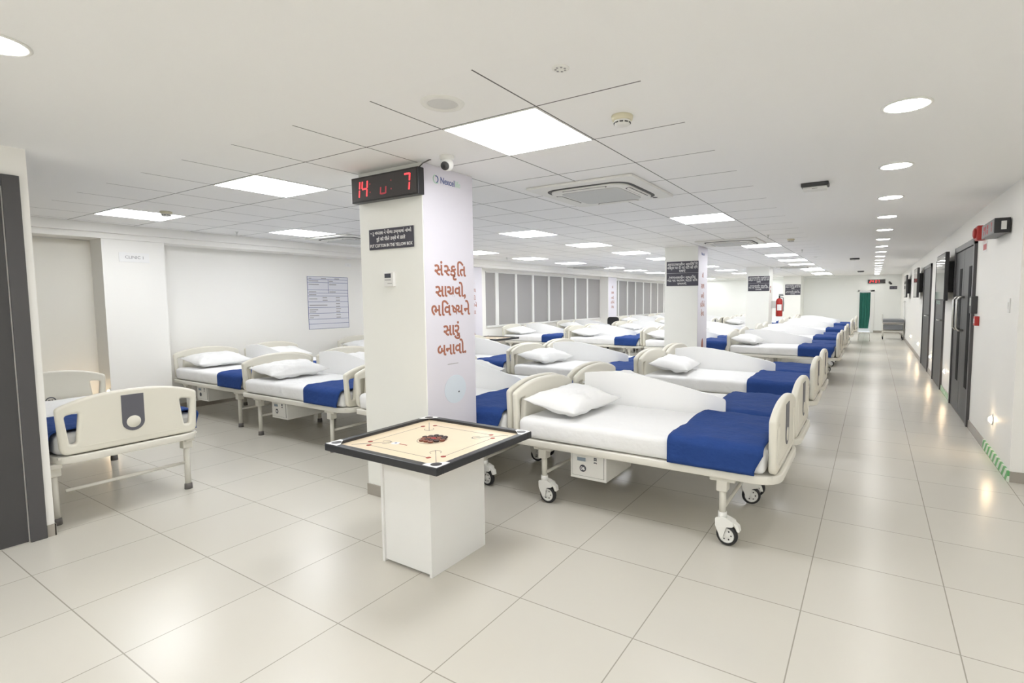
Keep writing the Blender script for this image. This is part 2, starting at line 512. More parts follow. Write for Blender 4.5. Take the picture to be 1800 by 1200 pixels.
mb = MB().use('dark_door'); mb.box(WX-.016, WX, 10.27, 11.48, .01, 2.03, .002); lf = child('door_leaf', mb, d3)
mb = MB().use('glass_pale'); mb.box(WX-.02, WX-.015, 10.75, 11.38, 1.35, 1.95, .001); child('vision_panel', mb, lf)
mb = MB().use('steel'); mb.tube([(WX-.016, 10.42, 1.1), (WX-.07, 10.42, 1.1), (WX-.07, 10.56, 1.1)], .011, 8); child('lever_handle', mb, lf)
d4 = link('door_4', None, None, (0, 0, 0)); d4['kind'] = 'structure'
mb = MB(); door_frame(mb, 12.55, 14.15, 2.13); child('door_frame', mb, d4)
mb = MB().use('dark_door'); mb.box(WX-.016, WX, 12.62, 14.08, .01, 2.06, .002); lf = child('door_leaf', mb, d4)
mb = MB().use('steel'); mb.tube([(WX-.016, 12.8, 1.1), (WX-.07, 12.8, 1.1), (WX-.07, 12.94, 1.1)], .011, 8); child('lever_handle', mb, lf)
# curtained doorway in the end wall
d5 = link('door_5', None, None, (0, 0, 0)); d5['kind'] = 'structure'
mb = MB().use('mullion')
mb.box(DX0-.04, DX0+.01, YE-.03, YE+.21, 0, DZ+.05, .003); mb.box(DX1-.01, DX1+.12, YE-.03, YE+.21, 0, DZ+.05, .003); mb.box(DX0-.04, DX1+.12, YE-.03, YE+.21, DZ-.01, DZ+.05, .003)
child('door_frame', mb, d5)
cur = MB().use('green_curtain')
cur.grid(lambda u, v: Vector((DX0+.02+u*(DX1-DX0-.04-.05*(v < .35)*(.35-v)/.35), YE+.04+.02*math.sin(u*26+v*2), .16+v*(DZ-.22))), 40, 12)
cur_o = tag(link('curtain', cur.data('curtain')), 'dark green curtain hanging in the far doorway', 'curtain')
rod = MB().use('steel'); rod.cyl((DX0, YE+.04, DZ-.05), (DX1, YE+.04, DZ-.05), .012, n=10)
link('curtain_rod', rod.data('curtain_rod'), cur_o)

# ------------------------------------------------------------------ ceiling lights
ORD = ['first', 'second', 'third', 'fourth', 'fifth', 'sixth', 'seventh', 'eighth', 'ninth', 'tenth', 'eleventh', 'twelfth', 'thirteenth', 'fourteenth', 'fifteenth', 'sixteenth', 'seventeenth', 'eighteenth', 'nineteenth']
mbf = MB().use('ac_white')
hs = GT/2-.006
for a in ((-hs, hs, -hs, -hs+.008), (-hs, hs, hs-.008, hs), (-hs, -hs+.008, -hs+.008, hs-.008), (hs-.008, hs, -hs+.008, hs-.008)):
    mbf.box(*a, -.0005, .004)
frame_me = mbf.data('panel_frame')
mbd = MB().use('panel_light'); mbd.box(-hs+.007, hs-.007, -hs+.007, hs-.007, -.001, .003)
diff_me = mbd.data('diffuser')
PANELS = {'beside the corridor': (-1, [0, 6, 12, 16, 19, 22, 26, 28, 32, 34]),
          'mid ward': (-5, [0, 6, 9, 12, 15, 18, 21, 25, 29, 33, 36]),  # last three panels are added to brighten the far end wall
          'along the window wall': (-9, [0, 3, 9, 12, 15, 19, 22, 25, 29, 33, 36])}  # last three here are likewise added fill for that wall
for rowname, (ci, js) in PANELS.items():
    for k, j in enumerate(js):
        t = thing('ceiling_panel_light', 'square ceiling light panel, %s from the front, row %s' % (ORD[k], rowname), 'ceiling light',
                  (GX+(ci+.5)*GT, GY+(j+.5)*GT, H-.004), 'square light panels in the tiled ceiling')
        child('panel_frame', frame_me, t); child('diffuser', diff_me, t)
mbf = MB().use('ac_white'); mbf.lathe([(.092, .002), (.106, .002), (.108, -.003), (.1, -.006), (.092, -.004), (.092, .002)], n=32)
rim_me = mbf.data('trim_ring')
mbd = MB().use('down_light'); mbd.lathe([(0, -.004), (.092, -.004), (.093, .002), (0, .002)], n=32)
disc_me = mbd.data('diffuser')
for k in range(18):
    t = thing('downlight', 'round recessed downlight over the corridor, %s of the line from the front' % ORD[k], 'downlight', (.11, 1.745+1.37*k, H-.001), 'round downlights over the corridor')
    child('trim_ring', rim_me, t); child('diffuser', disc_me, t)
for lab, x, y in (('round recessed downlight in the plain ceiling above the dark entrance door', -2.70, .585), ('round recessed downlight in the plain ceiling above the camera', -1.23, .58),
                  ('round recessed downlight where the two downlight lines would cross', .11, .40)):
    t = thing('downlight', lab, 'downlight', (x, y, H-.001), 'round downlights of the lobby ceiling')
    child('trim_ring', rim_me, t); child('diffuser', disc_me, t)
for x, y, s in ((-3.4, -1.0, 'first row by the entrance wall'), (-1.2, -1.0, 'first row, middle'), (1.2, -1.0, 'first row by the alcove'), (-3.4, -2.8, 'last row by the entrance wall'), (-1.2, -2.8, 'last row, middle'), (1.2, -2.8, 'last row by the alcove'), (1.9, 2.2, 'in the side alcove')):  # unseen fill panels, added out of view to brighten pillar fronts and floor
    t = thing('ceiling_panel_light', 'added square fill light panel in the lobby ceiling, %s' % s, 'ceiling light', (x, y, H-.004), 'added fill light panels in the lobby')
    child('panel_frame', frame_me, t); child('diffuser', diff_me, t)
# warm foot lights low on the corridor wall
mbf = MB().use('white_metal'); mbf.lathe([(.040, .0), (.045, -.004), (.043, -.010), (.034, -.011)], axis='X', n=20)
fl_rim = mbf.data('bezel')
mbd = MB().use('foot_light'); mbd.lathe([(0, -.034), (.014, -.031), (.026, -.020), (.032, -.009), (.034, -.002)], axis='X', n=20)
fl_disc = mbd.data('lens')
for lab, y in (('beside the double door', 6.11), ('just past the double door', 9.75), ('between the two single doors', 12.05), ('past the last dark door', 15.2), ('furthest along the corridor wall', 18.05)):
    t = thing('foot_light', 'small round warm foot light low on the corridor wall, '+lab, 'wall light', (WX, y, .35), 'foot lights along the corridor wall')
    child('bezel', fl_rim, t); child('lens', fl_disc, t)

# ------------------------------------------------------------------ beds
BW = .86
def yz(xoff):
    return lambda u, v, t: Vector((xoff+t, BW/2+u, v))
arch = [(.415-.83*i/20, .792+.076*(1-abs(1-2*i/20)**2.5)) for i in range(1, 20)]
outline0 = [(-.40, .475), (.40, .475), (.415, .790)]+arch+[(-.415, .790)]
rr = [.05, .05, .075]+[0]*len(arch)+[.075]
outline = fillet(outline0, rr, 6)
def slot(s):
    p = [(s*.295, .748), (s*.372, .738), (s*.352, .545), (s*.318, .545)]
    return fillet(p, [.015, .02, .014, .014], 4)
board_me = plate(outline, [slot(1), slot(-1)], .045, .016, yz(.0225), 3); board_me.materials.append(M['ivory'])
for p in board_me.polygons: p.use_smooth = True
foot_me = board_me.copy()
for v in foot_me.vertices: v.co.x += 1.775
# seam line low on the board
mb = MB().use('ivory'); mb.box(1.8205, 1.8225, BW/2-.30, BW/2+.30, .515, .521, .0005); seam_me = mb.data('seam')
mb = MB().use('emblem')
shield = [(.066, .828), (-.066, .828)]+[(-.066*math.cos(a), .634-.066*math.sin(a)) for a in [PI*i/16 for i in range(17)]]
mb.prism(shield, lambda u, v, t: Vector((t, BW/2+u, v)), 1.8185, 1.8235)
mb.use('ivory'); mb.lathe([(0, 1.825), (.042, 1.825), (.043, 1.822)], (0, BW/2, .632), 'X', 28)
emblem_me = mb.data('emblem')
# frame rail
def ring(x0, x1, y0, y1, r):
    return fillet([(x0, y0), (x1, y0), (x1, y1), (x0, y1)], r, 8)
fr_o, fr_i = ring(.03, 1.843, 0, BW, [.03, .16, .16, .03]), ring(.055, 1.815, .025, BW-.025, [.02, .14, .14, .02])
frame_me0 = plate(fr_o, [fr_i], .048, .006, lambda x, y, t: Vector((x, y, .445+t)), 1); frame_me0.materials.append(M['ivory_metal'])
mb = MB().use('ivory_metal'); mb.box(.05, 1.80, .02, BW-.02, .452, .466)
for x in (.3, .6, .9, 1.2, 1.5): mb.box(x-.015, x+.015, .02, BW-.02, .425, .452)
deck_me = mb.data('deck')
# mattress under a white sheet
def mattress():
    b = bmesh.new(); bmesh.ops.create_cube(b, size=1.0)
    for v in b.verts: v.co = Vector((.06+(v.co.x+.5)*1.70, .020+(v.co.y+.5)*(BW-.040), .468+(v.co.z+.5)*.142))
    bmesh.ops.bevel(b, geom=list(b.edges), offset=.035, segments=3, affect='EDGES', profile=.5)
    long_e = [e for e in b.edges if e.calc_length() > .2]
    bmesh.ops.subdivide_edges(b, edges=long_e, cuts=34, use_grid_fill=True)
    for v in b.verts:
        p = v.co; side = 1.0 if p.y < .05 or p.y > BW-.05 else 0.35
        nz = noise.noise(Vector((p.x*7, p.y*3, p.z*5)))*.010+(.5-abs(noise.noise(Vector((p.x*10+p.z*9, p.y*6, p.z*6)))))*(.012+.020*max(0, min(1, (1.15-p.x)/.15)))
        d = Vector((0, -1 if p.y < BW/2 else 1, 0)) if side == 1.0 else Vector((0, 0, 1))
        if p.z > .475: v.co = p+d*(nz*side - (.004 if side == 1 else 0))
    mb = MB().use('sheet'); mb._merge(b, True); return mb.data('mattress')
mattress_me = mattress()
# legs
LEGX = (.25, 1.52); LEGY = (.07, BW-.07)
def leg(x, y, cast):
    mb = MB().use('ivory_metal')
    mb.box(x-.075, x+.075, y-.03, y+.03, .39, .424, .006)
    mb.box(x-.032, x+.032, y-.034, y+.034, .33, .40, .006)
    mb.cyl((x, y, .19 if cast else .035), (x, y, .36), .0205, n=14)
    return mb.data('leg')
def caster(x, y, ang):
    c, s = math.cos(ang), math.sin(ang)
    R = Matrix.Translation((x, y, 0)) @ Matrix.Rotation(ang, 4, 'Z')
    mb = MB().use('white_metal')
    b = MB().use('white_metal')
    b.cyl((0, 0, .155), (0, 0, .20), .026, n=14)
    prof = fillet([(-.035, .165), (.02, .175), (.075, .155), (.072, .125), (.03, .118), (.012, .05), (-.004, .05), (-.034, .115)], .01, 3)
    b.prism(prof, lambda u, v, t: Vector((u, t, v)), -.030, -.022); b.prism(prof, lambda u, v, t: Vector((u, t, v)), .022, .030)
    top = fillet([(-.035, .15), (.02, .165), (.075, .15), (.075, .13), (.02, .14), (-.035, .128)], .004, 2)
    b.prism(top, lambda u, v, t: Vector((u, t, v)), -.024, .024)
    b.prism(fillet([(.055, .165), (.10, .135), (.108, .10), (.092, .10), (.08, .13)], .006, 3), lambda u, v, t: Vector((u, t, v)), -.018, .018)
    me = b.data('caster_fork')
    for v in me.vertices: v.co = R @ v.co
    wb = MB().use('rubber'); zc, xc = .0635, .03
    wb.lathe([(.044, -.016), (.058, -.016), (.0635, -.008), (.0635, .008), (.058, .016), (.044, .016)], (xc, 0, zc), 'Y', 28)
    wb.use('hub'); wb.lathe([(0, -.0185), (.014, -.0185), (.018, -.014), (.036, -.012), (.046, -.0165)], (xc, 0, zc), 'Y', 28)
    wb.lathe([(.046, .0165), (.036, .012), (.018, .014), (.014, .0185), (0, .0185)], (xc, 0, zc), 'Y', 28)
    for k in range(6):
        a = k*PI/3
        wb.use('dark_grey'); wb.lathe([(0, -.0135), (.005, -.0135), (.005, -.012)], (xc+.027*math.cos(a), 0, zc+.027*math.sin(a)), 'Y', 8)
    wme = wb.data('wheel')
    for v in wme.vertices: v.co = R @ v.co
    return me, wme
def rubber_foot(x, y):
    mb = MB().use('grey_rubber'); mb.lathe([(0, 0), (.028, 0), (.027, .04), (.022, .045), (0, .045)], (x, y, 0), 'Z', 14); return mb.data('rubber_foot')
LEGS = {}
for cast in (0, 1):
    LEGS[cast] = [(leg(x, y, cast), caster(x, y, (.05, .2, -.08, .3)[i]) if cast else rubber_foot(x, y)) for i, (x, y) in enumerate((a, b) for a in LEGX for b in LEGY)]
LEGS['lone'] = [(leg(x, y, 0), rubber_foot(x, y)) for x in (.25, 1.70) for y in (.015, .80)]
bar_me = []
for x in LEGX+(1.70,):
    mb = MB().use('ivory_metal'); mb.cyl((x, LEGY[0], .215), (x, LEGY[1], .215), .012, n=10); bar_me.append(mb.data('crossbar'))
# locker under the bed
mb = MB().use('white_metal'); mb.box(.46, .74, .085, .52, .222, .432, .004); mb.box(.48, .50, .12, .48, .43, .452); mb.box(.70, .72, .12, .48, .43, .452)
locker_me = mb.data('locker')
mb = MB().use('dark_grey'); mb.box(.476, .724, .0835, .086, .243, .412); mb.use('white_metal'); mb.box(.478, .722, .080, .086, .245, .410, .002); lockdoor_me = mb.data('locker_door')
mb = MB().use('white_metal'); mb.box(.512, .592, .0775, .081, .345, .385, .001); mb.use('lcd'); mb.box(.519, .585, .0768, .079, .351, .377); lcd_me = mb.data('display')
mb = MB().use('dark_print')
for z in (.352, .372, .383):
    mb.box(.648, .670, .0792, .0805, z-.003, z+.004); mb.box(.648, .654, .0792, .0805, z-.006, z); mb.box(.664, .670, .0792, .0805, z-.006, z)
mark_me = mb.data('instruction_label')
def sticker(num):
    mb = MB().use('dark_print'); mb.lathe([(0, .0785), (.025, .0785), (.0255, .0805)], (.562, 0, .300), 'Y', 24)
    if num:
        mb.use('white_print'); mb.mesh_in(text_mesh(num, .034, .0006), facing_front(.562, .0780, .2885))
    return mb.data('number_sticker')
sticker_plain = sticker('')
# blanket across the foot end
def blanket_mesh(seed, x0=1.20):
    S = []   # cross-section (y, z, depth of the side 0..1)
    zt, zb, r = .628, .474, .035
    for k in range(7): S.append((-.006, zb+(zt-r-zb)*k/6, 1-k/6))
    for k in range(1, 6): a = PI/2*k/5; S.append((-.006+r*(1-math.cos(a)), zt-r+r*math.sin(a), 0))
    for k in range(1, 18): S.append((.029+(BW-.058)*k/18, zt, 0))
    for k in range(5, 0, -1): a = PI/2*k/5; S.append((BW+.006-r*(1-math.cos(a)), zt-r+r*math.sin(a), 0))
    for k in range(6, -1, -1): S.append((BW+.006, zb+(zt-r-zb)*k/6, 1-k/6))
    nv = len(S)-1; nu = 20
    mb = MB().use('blanket')
    def fn(u, v):
        y, z, dp = S[int(round(v*nv))]
        x1 = 1.755-.045*min(1, dp*1.3)
        x = x0+u*(x1-x0)
        k = noise.noise(Vector((x*6+seed, y*6, z*4)))*.010+noise.noise(Vector((x*19+seed, y*13, 3)))*.005
        if dp > 0 or y < .02 or y > BW-.02: return Vector((x, y+abs(k)*.4*(-1 if y < BW/2 else 1), z))
        fold = .010*math.exp(-((u-.06)/.05)**2)
        return Vector((x+.012*noise.noise(Vector((y*4+seed, 2, u))), y, z+k+.003+fold))
    mb.grid(fn, nu, nv)
    bmesh.ops.recalc_face_normals(mb.bm, faces=list(mb.bm.faces))
    fz = sum(f.normal.z for f in mb.bm.faces)
    if fz < 0: bmesh.ops.reverse_faces(mb.bm, faces=list(mb.bm.faces))
    bmesh.ops.solidify(mb.bm, geom=list(mb.bm.faces), thickness=-.010)
    for f in mb.bm.faces: f.smooth = True
    return mb.data('blanket', True)
blankets = [blanket_mesh(s) for s in (0, 31.7, 77.3)]
def pillow_mesh(seed):
    a, b, hh = .225, .35, .086
    mb = MB().use('pillowcase')
    def fn(sgn):
        def g(u, v):
            U, V = 2*u-1, 2*v-1
            x = a*U*(1-.10*(1-V*V)); y = b*V*(1-.09*(1-U*U))
            e = max(0, 1-abs(U)**2.6)*max(0, 1-abs(V)**2.6)
            t = hh*e**.55
            n1 = noise.noise(Vector((x*9+seed, y*9, sgn)))*.016+(.3-abs(noise.noise(Vector((x*11+y*6+seed, y*8-x*5, sgn)))))*.022
            z = (t*1.15 if sgn > 0 else -t*.65)+n1*min(1, e*3+.25)
            lift = .018*(abs(U)*abs(V))**3
            return Vector((x, y, z+lift+.003*sgn))
        return g
    mb.grid(fn(1), 22, 26); mb.grid(fn(-1), 22, 26)
    bmesh.ops.remove_doubles(mb.bm, verts=list(mb.bm.verts), dist=.0)
    # piped flange closing the two faces
    N = 22
    return mb.data('pillow')
def close_pillow(me):
    b = bmesh.new(); b.from_mesh(me)
    be = [e for e in b.edges if e.is_boundary]
    bmesh.ops.bridge_loops(b, edges=be)
    bmesh.ops.recalc_face_normals(b, faces=list(b.faces))
    for f in b.faces: f.smooth = True
    b.to_mesh(me); b.free(); return me
pillows = [close_pillow(pillow_mesh(s)) for s in (3.1, 41.0, 90.5)]
# white board standing between the two beds of a pair
bt = [(.15, .848), (.30, .866), (.45, .876), (.60, .866), (.80, .838), (1.0, .798), (1.15, .768), (1.28, .742), (1.34, .722)]
divider_out = fillet([(.15, .44), (1.34, .44)]+bt[::-1], [.005, .005, .02]+[0]*7+[.01], 3)
divider_me = plate(divider_out, [], .014, .003, lambda x, y, t: Vector((x, t, y)), 1); divider_me.materials.append(M['board_white'])

def make_bed(cast, num=None, locker=True, legs=None):
    t = link('hospital_bed', None); t.empty_display_size = .1
    child('frame', frame_me0, t); child('deck', deck_me, t); child('mattress', mattress_me, t)
    child('headboard', board_me, t)
    fb = child('footboard', foot_me, t); child('emblem', emblem_me, fb, 'slate grey shield with a round ivory window'); child('seam', seam_me, fb)
    for lg, ft in LEGS[legs or cast]:
        l_ = child('leg', lg, t)
        if cast:
            child('caster_fork', ft[0], l_); child('wheel', ft[1], l_)
        else: child('rubber_foot', ft, l_)
    for b in ((bar_me[0], bar_me[2]) if legs else bar_me[:2]): child('crossbar', b, t)
    if locker:
        lk = child('locker', locker_me, t)
        child('locker_door', lockdoor_me, lk); child('display', lcd_me, lk); child('instruction_label', mark_me, lk)
        child('number_sticker', sticker(num) if num else sticker_plain, lk)
    return t

COLS = {'A': -2.25, 'B': -4.125, 'C': -5.985, 'D': -7.845}
COLTXT = {'A': 'beside the corridor', 'B': 'second from the corridor', 'C': 'third from the corridor', 'D': 'along the window wall'}
ROWTXT = ['front', 'second', 'third', 'fourth', 'fifth', 'last']
ROWS = [dict(A=3.05, B=3.11, C=3.05, D=3.14), dict(A=5.55, B=5.58, C=5.60, D=5.62), dict(A=9.80, B=10.3, C=10.35, D=10.3),
        dict(A=12.45, B=12.9, C=12.95, D=12.9), dict(A=15.9, B=17.2, C=16.0, D=17.25), dict(A=18.7, B=20.0, C=19.0, D=20.1)]
DXA = [0, -.025, -.025, -.025, -.02, .01]
PITCH = .915
protos = {}
def bed_at(hx, y, label, cast, num=None):
    key = (cast, num)
    if key in protos: o = copy_tree(protos[key])
    else: o = protos[key] = make_bed(cast, num)
    o.location = (hx, y, 0)
    return tag(o, label, 'bed', 'hospital beds in the ward')
cnt = 0
def dressing(hx, y, plabel, blabel, dz=0.0):
    global cnt
    p = link('pillow', pillows[cnt % 3], None, (hx+.299, y+BW/2+random.uniform(-.02, .02), .693))
    p.rotation_euler = (0, math.radians(7), math.radians(random.uniform(-5, 5)))
    tag(p, plabel, 'pillow', 'white pillows at the bed heads')
    b = link('blanket', blankets[cnt % 3], None, (hx, y, 0)); tag(b, blabel, 'blanket', 'navy blankets over the bed ends')
    cnt += 1
lone = make_bed(0, None, False, 'lone')
lone.location = (-6.29, 1.105, 0)
tag(lone, 'ivory hospital bed alone beside the dark door, footboard with slate shield turned outward', 'bed', 'hospital beds in the ward')
hb = kids(lone)[3]
mb = MB().use('dark_print'); mb.lathe([(.030, .0455), (.036, .0470), (.038, .0455)], (0, .44, .60), 'X', 24); mb.mesh_in(text_mesh('01', .04, .001), facing_right(.0465, .44, .586)); child('number_sticker', mb, hb)
b = link('blanket', blankets[0], None, (-6.29, 1.105, 0)); tag(b, 'navy blanket on the lone bed beside the dark door', 'blanket', 'navy blankets over the bed ends')
for ri, row in enumerate(ROWS):
    for c, y in row.items():
        hx = COLS[c]+(DXA[ri] if c == 'A' else 0)
        where = '%s row, pair %s' % (ROWTXT[ri], COLTXT[c])
        cast = 1 if c in 'AB' else 0
        for k, nf in enumerate(('near', 'far')):
            num = {('A', 0, 0): '06', ('C', 0, 0): '03'}.get((c, ri, k))
            if num == '06': lab = 'ivory hospital bed on castors, locker numbered 06, before the white board beside the carrom table'
            else: lab = 'ivory hospital bed, %s bed of two, %s' % (nf, where)
            bed_at(hx, y+k*PITCH, lab, cast, num)
            dressing(hx, y+k*PITCH, 'white pillow on the %s bed of two, %s' % (nf, where), 'navy blanket on the %s bed of two, %s' % (nf, where))
        dv = link('divider_board', divider_me, None, (hx, y+BW+(PITCH-BW)/2, 0))
        tag(dv, 'white arched board between two beds, %s' % where, 'divider', 'white boards between paired beds')

# ------------------------------------------------------------------ carrom tables
def pedestal(loc, label, group):
    t = thing('pedestal', label, 'table', loc, group)
    hx_, hy_, hz = .185, .215, .650
    mb = MB().use('lamwhite'); mb.box(-hx_+.012, hx_-.004, -hy_, -hy_+.016, .012, hz, .001); child('front_panel', mb, t)
    mb = MB().use('lamwhite'); mb.box(-hx_+.012, hx_-.004, hy_-.016, hy_, .012, hz, .001); child('rear_panel', mb, t)
    mb = MB().use('lamwhite'); mb.box(-hx_-.004, -hx_+.013, -hy_-.012, hy_+.012, 0, hz, .001); child('side_panel', mb, t)
    mb = MB().use('lamwhite'); mb.box(hx_-.013, hx_+.004, -hy_-.006, hy_+.012, 0, hz, .001); child('side_panel', mb, t)
    mb = MB().use('lamwhite'); mb.box(-hx_, hx_, -hy_+.016, hy_-.016, hz-.02, hz-.002); child('top_panel', mb, t)
    return t
TZ = .650
def carrom_board(loc, label, group, rz=0.0, hx_=.424, hy_=.400):
    t = thing('carrom_board', label, 'board game', loc, group, rz)
    mb = MB().use('plywood'); mb.box(-hx_+.02, hx_-.02, -hy_+.02, hy_-.02, .006, .024); child('playing_surface', mb, t)
    mb = MB().use('black_frame'); w_ = .042
    mb.box(-hx_, hx_, -hy_, -hy_+w_, 0, .040, .004); mb.box(-hx_, hx_, hy_-w_, hy_, 0, .040, .004)
    mb.box(-hx_, -hx_+w_, -hy_+w_, hy_-w_, 0, .040, .004); mb.box(hx_-w_, hx_, -hy_+w_, hy_-w_, 0, .040, .004)
    child('frame', mb, t)
    for sx in (-1, 1):
        for sy in (-1, 1):
            mb = MB().use('white_print')
            cx, cy = sx*(hx_-.045), sy*(hy_-.045)
            # white corner plate over the frame corner with the dark pocket ring
            poly = [(sx*(hx_-.006), sy*(hy_-.006)), (sx*(hx_-.098), sy*(hy_-.006)), (sx*(hx_-.098), sy*(hy_-.030)), (sx*(hx_-.030), sy*(hy_-.098)), (sx*(hx_-.006), sy*(hy_-.098))]
            mb.prism(poly, lambda u, v, h: Vector((u, v, h)), .0395, .0415)
            mb.use('black'); mb.lathe([(0, .042), (.026, .042), (.028, .0415)], (cx, cy, 0), 'Z', 24)
            child('corner_pocket', mb, t)
    mb = MB().use('dark_print'); z0, z1 = .0235, .0247; bx, by = hx_-.155, hy_-.155; q = .0009
    for s in (-1, 1):
        for off in ((0, .026) if 0 else (.013,)):
            X, Y = s*(bx+off), s*(by+off)
            mb.box(X-q, X+q, -by+.04, by-.04, z0, z1); mb.box(-bx+.04, bx-.04, Y-q, Y+q, z0, z1)
        for s2 in (-1, 1):
            for (cx, cy) in ((s*(bx+.013), s2*(by-.04)), (s*(bx-.04), s2*(by+.013))):
                mb.use('red_print'); mb.lathe([(0, z1+.0002), (.014, z1+.0002), (.0142, z0)], (cx, cy, 0), 'Z', 18); mb.use('dark_print')
            # diagonal arrow and its arc
            dx, dy = s*.7071, s2*.7071
            p0 = Vector((s*(bx+.055), s2*(by+.055), .0240)); p1 = Vector((s*(bx-.10), s2*(by-.10), .0240))
            mb.tube([p0, p1], .0013, 6)
            cc = Vector((s*(bx-.075), s2*(by-.075), .0240)); a0 = math.atan2(s2, s)
            mb.tube([cc+Vector((math.cos(a0+PI+a)*.03, math.sin(a0+PI+a)*.03, 0)) for a in [-2.2+4.4*i/14 for i in range(15)]], .0011, 6)
    mb.tube([Vector((.085*math.cos(2*PI*i/36), .085*math.sin(2*PI*i/36), .0240)) for i in range(36)], .0012, 6, closed=True)
    mb.use('white_print'); mb.lathe([(0, z1), (.024, z1), (.0245, z0)], (-.13, -.155, 0), 'Z', 24)
    mb.use('navy_print'); mb.lathe([(0, z1+.0004), (.008, z1+.0004), (.008, z0)], (-.13, -.152, 0), 'Z', 14)
    mb.use('red_print'); mb.box(-.100, -.04, -.158, -.150, z0, z1)
    child('board_markings', mb, t)
    return t
PC = (-2.140, 2.145)
pedestal((PC[0], PC[1], 0), 'white box table carrying the carrom board in front of the pillar', 'carrom board tables')
carrom_board((PC[0]-.002, PC[1]-.005, TZ), 'carrom board with black frame and pile of coins before the pillar', 'carrom boards')
mbc = MB(); coin_me = {}
for k in ('coin_dark', 'coin_brown', 'coin_red'):
    mb = MB().use(k); mb.lathe([(0, 0), (.0145, 0), (.016, .0015), (.016, .0075), (.0145, .009), (.010, .009), (.009, .008), (0, .008)], n=22); coin_me[k] = mb.data('carrom_coin')
spots = [(0, 0)]+[(.0335*math.cos(PI/3*k), .0335*math.sin(PI/3*k)) for k in range(6)]+[(.067*math.cos(PI/3*k), .067*math.sin(PI/3*k)) for k in range(6)]+[(.058*math.cos(PI/3*k+PI/6), .058*math.sin(PI/3*k+PI/6)) for k in range(6)]
for i, (dx, dy) in enumerate(spots):
    k = 'coin_red' if i == 0 else ('coin_brown' if (i in (1, 2, 4, 7, 11, 16, 17, 12)) else 'coin_dark')
    o = link('carrom_coin', coin_me[k], None, (PC[0]+dx*1.02+random.uniform(-.0004, .0004), PC[1]+.005+dy*1.02, TZ+.0245))
    nm = {'coin_red': ('red carrom coin at the middle of the pile on the board', 'queen coin'), 'coin_brown': ('reddish brown carrom coin in the pile on the board', 'reddish brown carrom coins'), 'coin_dark': ('dark carrom coin in the pile on the board', 'dark carrom coins')}[k]
    tag(o, nm[0], 'game coin', nm[1])
PC2 = (-6.82, 8.62)
pedestal((PC2[0], PC2[1], 0), 'white box table behind the second row near the windows', 'carrom board tables')
carrom_board((PC2[0], PC2[1], TZ), 'distant carrom board with black frame near the window wall', 'carrom boards')

# ------------------------------------------------------------------ digital clocks
SEG = {'0': 'abcdef', '1': 'bc', '2': 'abged', '3': 'abgcd', '4': 'fgbc', '5': 'afgcd', '6': 'afgedc', '7': 'abc', '8': 'abcdefg', '9': 'abcdfg', 'U': 'cde', ' ': ''}
def seg_digit(mb, ch, cx, cz, w_, h_, t_, m_on, depth=.002):
    for s in SEG[ch]:
        mb.use(m_on)
        x0, x1 = cx-w_/2, cx+w_/2
        g = t_*.18
        if s in 'agd':
            z = {'a': cz+h_/2-t_/2, 'g': cz, 'd': cz-h_/2+t_/2}[s]; mb.box(x0+t_*.7, x1-t_*.7, -depth, 0, z-t_/2, z+t_/2)
        else:
            x = x1-t_/2 if s in 'bc' else x0+t_/2
            z0, z1 = (cz+t_*.35+g, cz+h_/2-t_*.35) if s in 'bf' else (cz-h_/2+t_*.35, cz-t_*.35-g)
            mb.box(x-t_/2, x+t_/2, -depth, 0, z0, z1)
def clock(loc, W, Hh, D, digits, label, rotz=0.0, colons=()):
    t = thing('digital_clock', label, 'clock', loc, None, rotz)
    mb = MB().use('black'); mb.box(-W/2, W/2, 0, D, -Hh/2, Hh/2, .003)
    child('case', mb, t)
    mb = MB().use('clock_face'); mb.box(-W/2+.012, W/2-.012, -.0015, .001, -Hh/2+.012, Hh/2-.012); child('face', mb, t)
    for ch, cx, m_on in digits:
        mb = MB(); seg_digit(mb, ch, cx*W, 0, Hh*.36, Hh*.64, Hh*.062, m_on, .0035)
        for v in mb.bm.verts: v.co.x += v.co.z*.10
        child('digit', mb, t)
    for cx in colons:
        for dz in (-.16, .16):
            mb = MB().use('led_dim'); mb.box(cx*W-.004, cx*W+.004, -.0035, 0, dz*Hh-.004, dz*Hh+.004); child('colon_dot', mb, t)
    return t
ck = clock((-2.915, 2.505, 2.272), .675, .178, .055, [('1', -.405, 'led_red'), ('4', -.285, 'led_red'), ('U', .005, 'led_dim'), ('7', .345, 'led_red')], 'black digital clock with red 14 and 7 on the front pillar', math.radians(0.0), (-.2, .12))
mb = MB().use('grey_rubber'); mb.tube([(.30, .03, .08), (.345, .04, .115), (.39, .05, .13), (.40, .06, .134)], .004, 6); child('power_cable', mb, ck)
ck = clock((WX-.115, 6.06, 2.075), .60, .125, .105, [('1', -.33, 'led_dim'), ('4', -.2, 'led_dim'), ('0', .0, 'led_dim'), ('7', .28, 'led_dim')], 'digital clock box high on the corridor wall beside the double door', -PI/2)
mb = MB().use('hub'); mb.box(.301, .304, .045, .08, -.035, .035); child('mains_adapter', mb, ck)
clock((.10, YE-.055, 2.13), .60, .16, .05, [('2', -.36, 'led_red'), ('4', -.22, 'led_red'), ('0', -.02, 'led_red'), ('7', .12, 'led_red')], 'long red digital clock high on the far end wall')

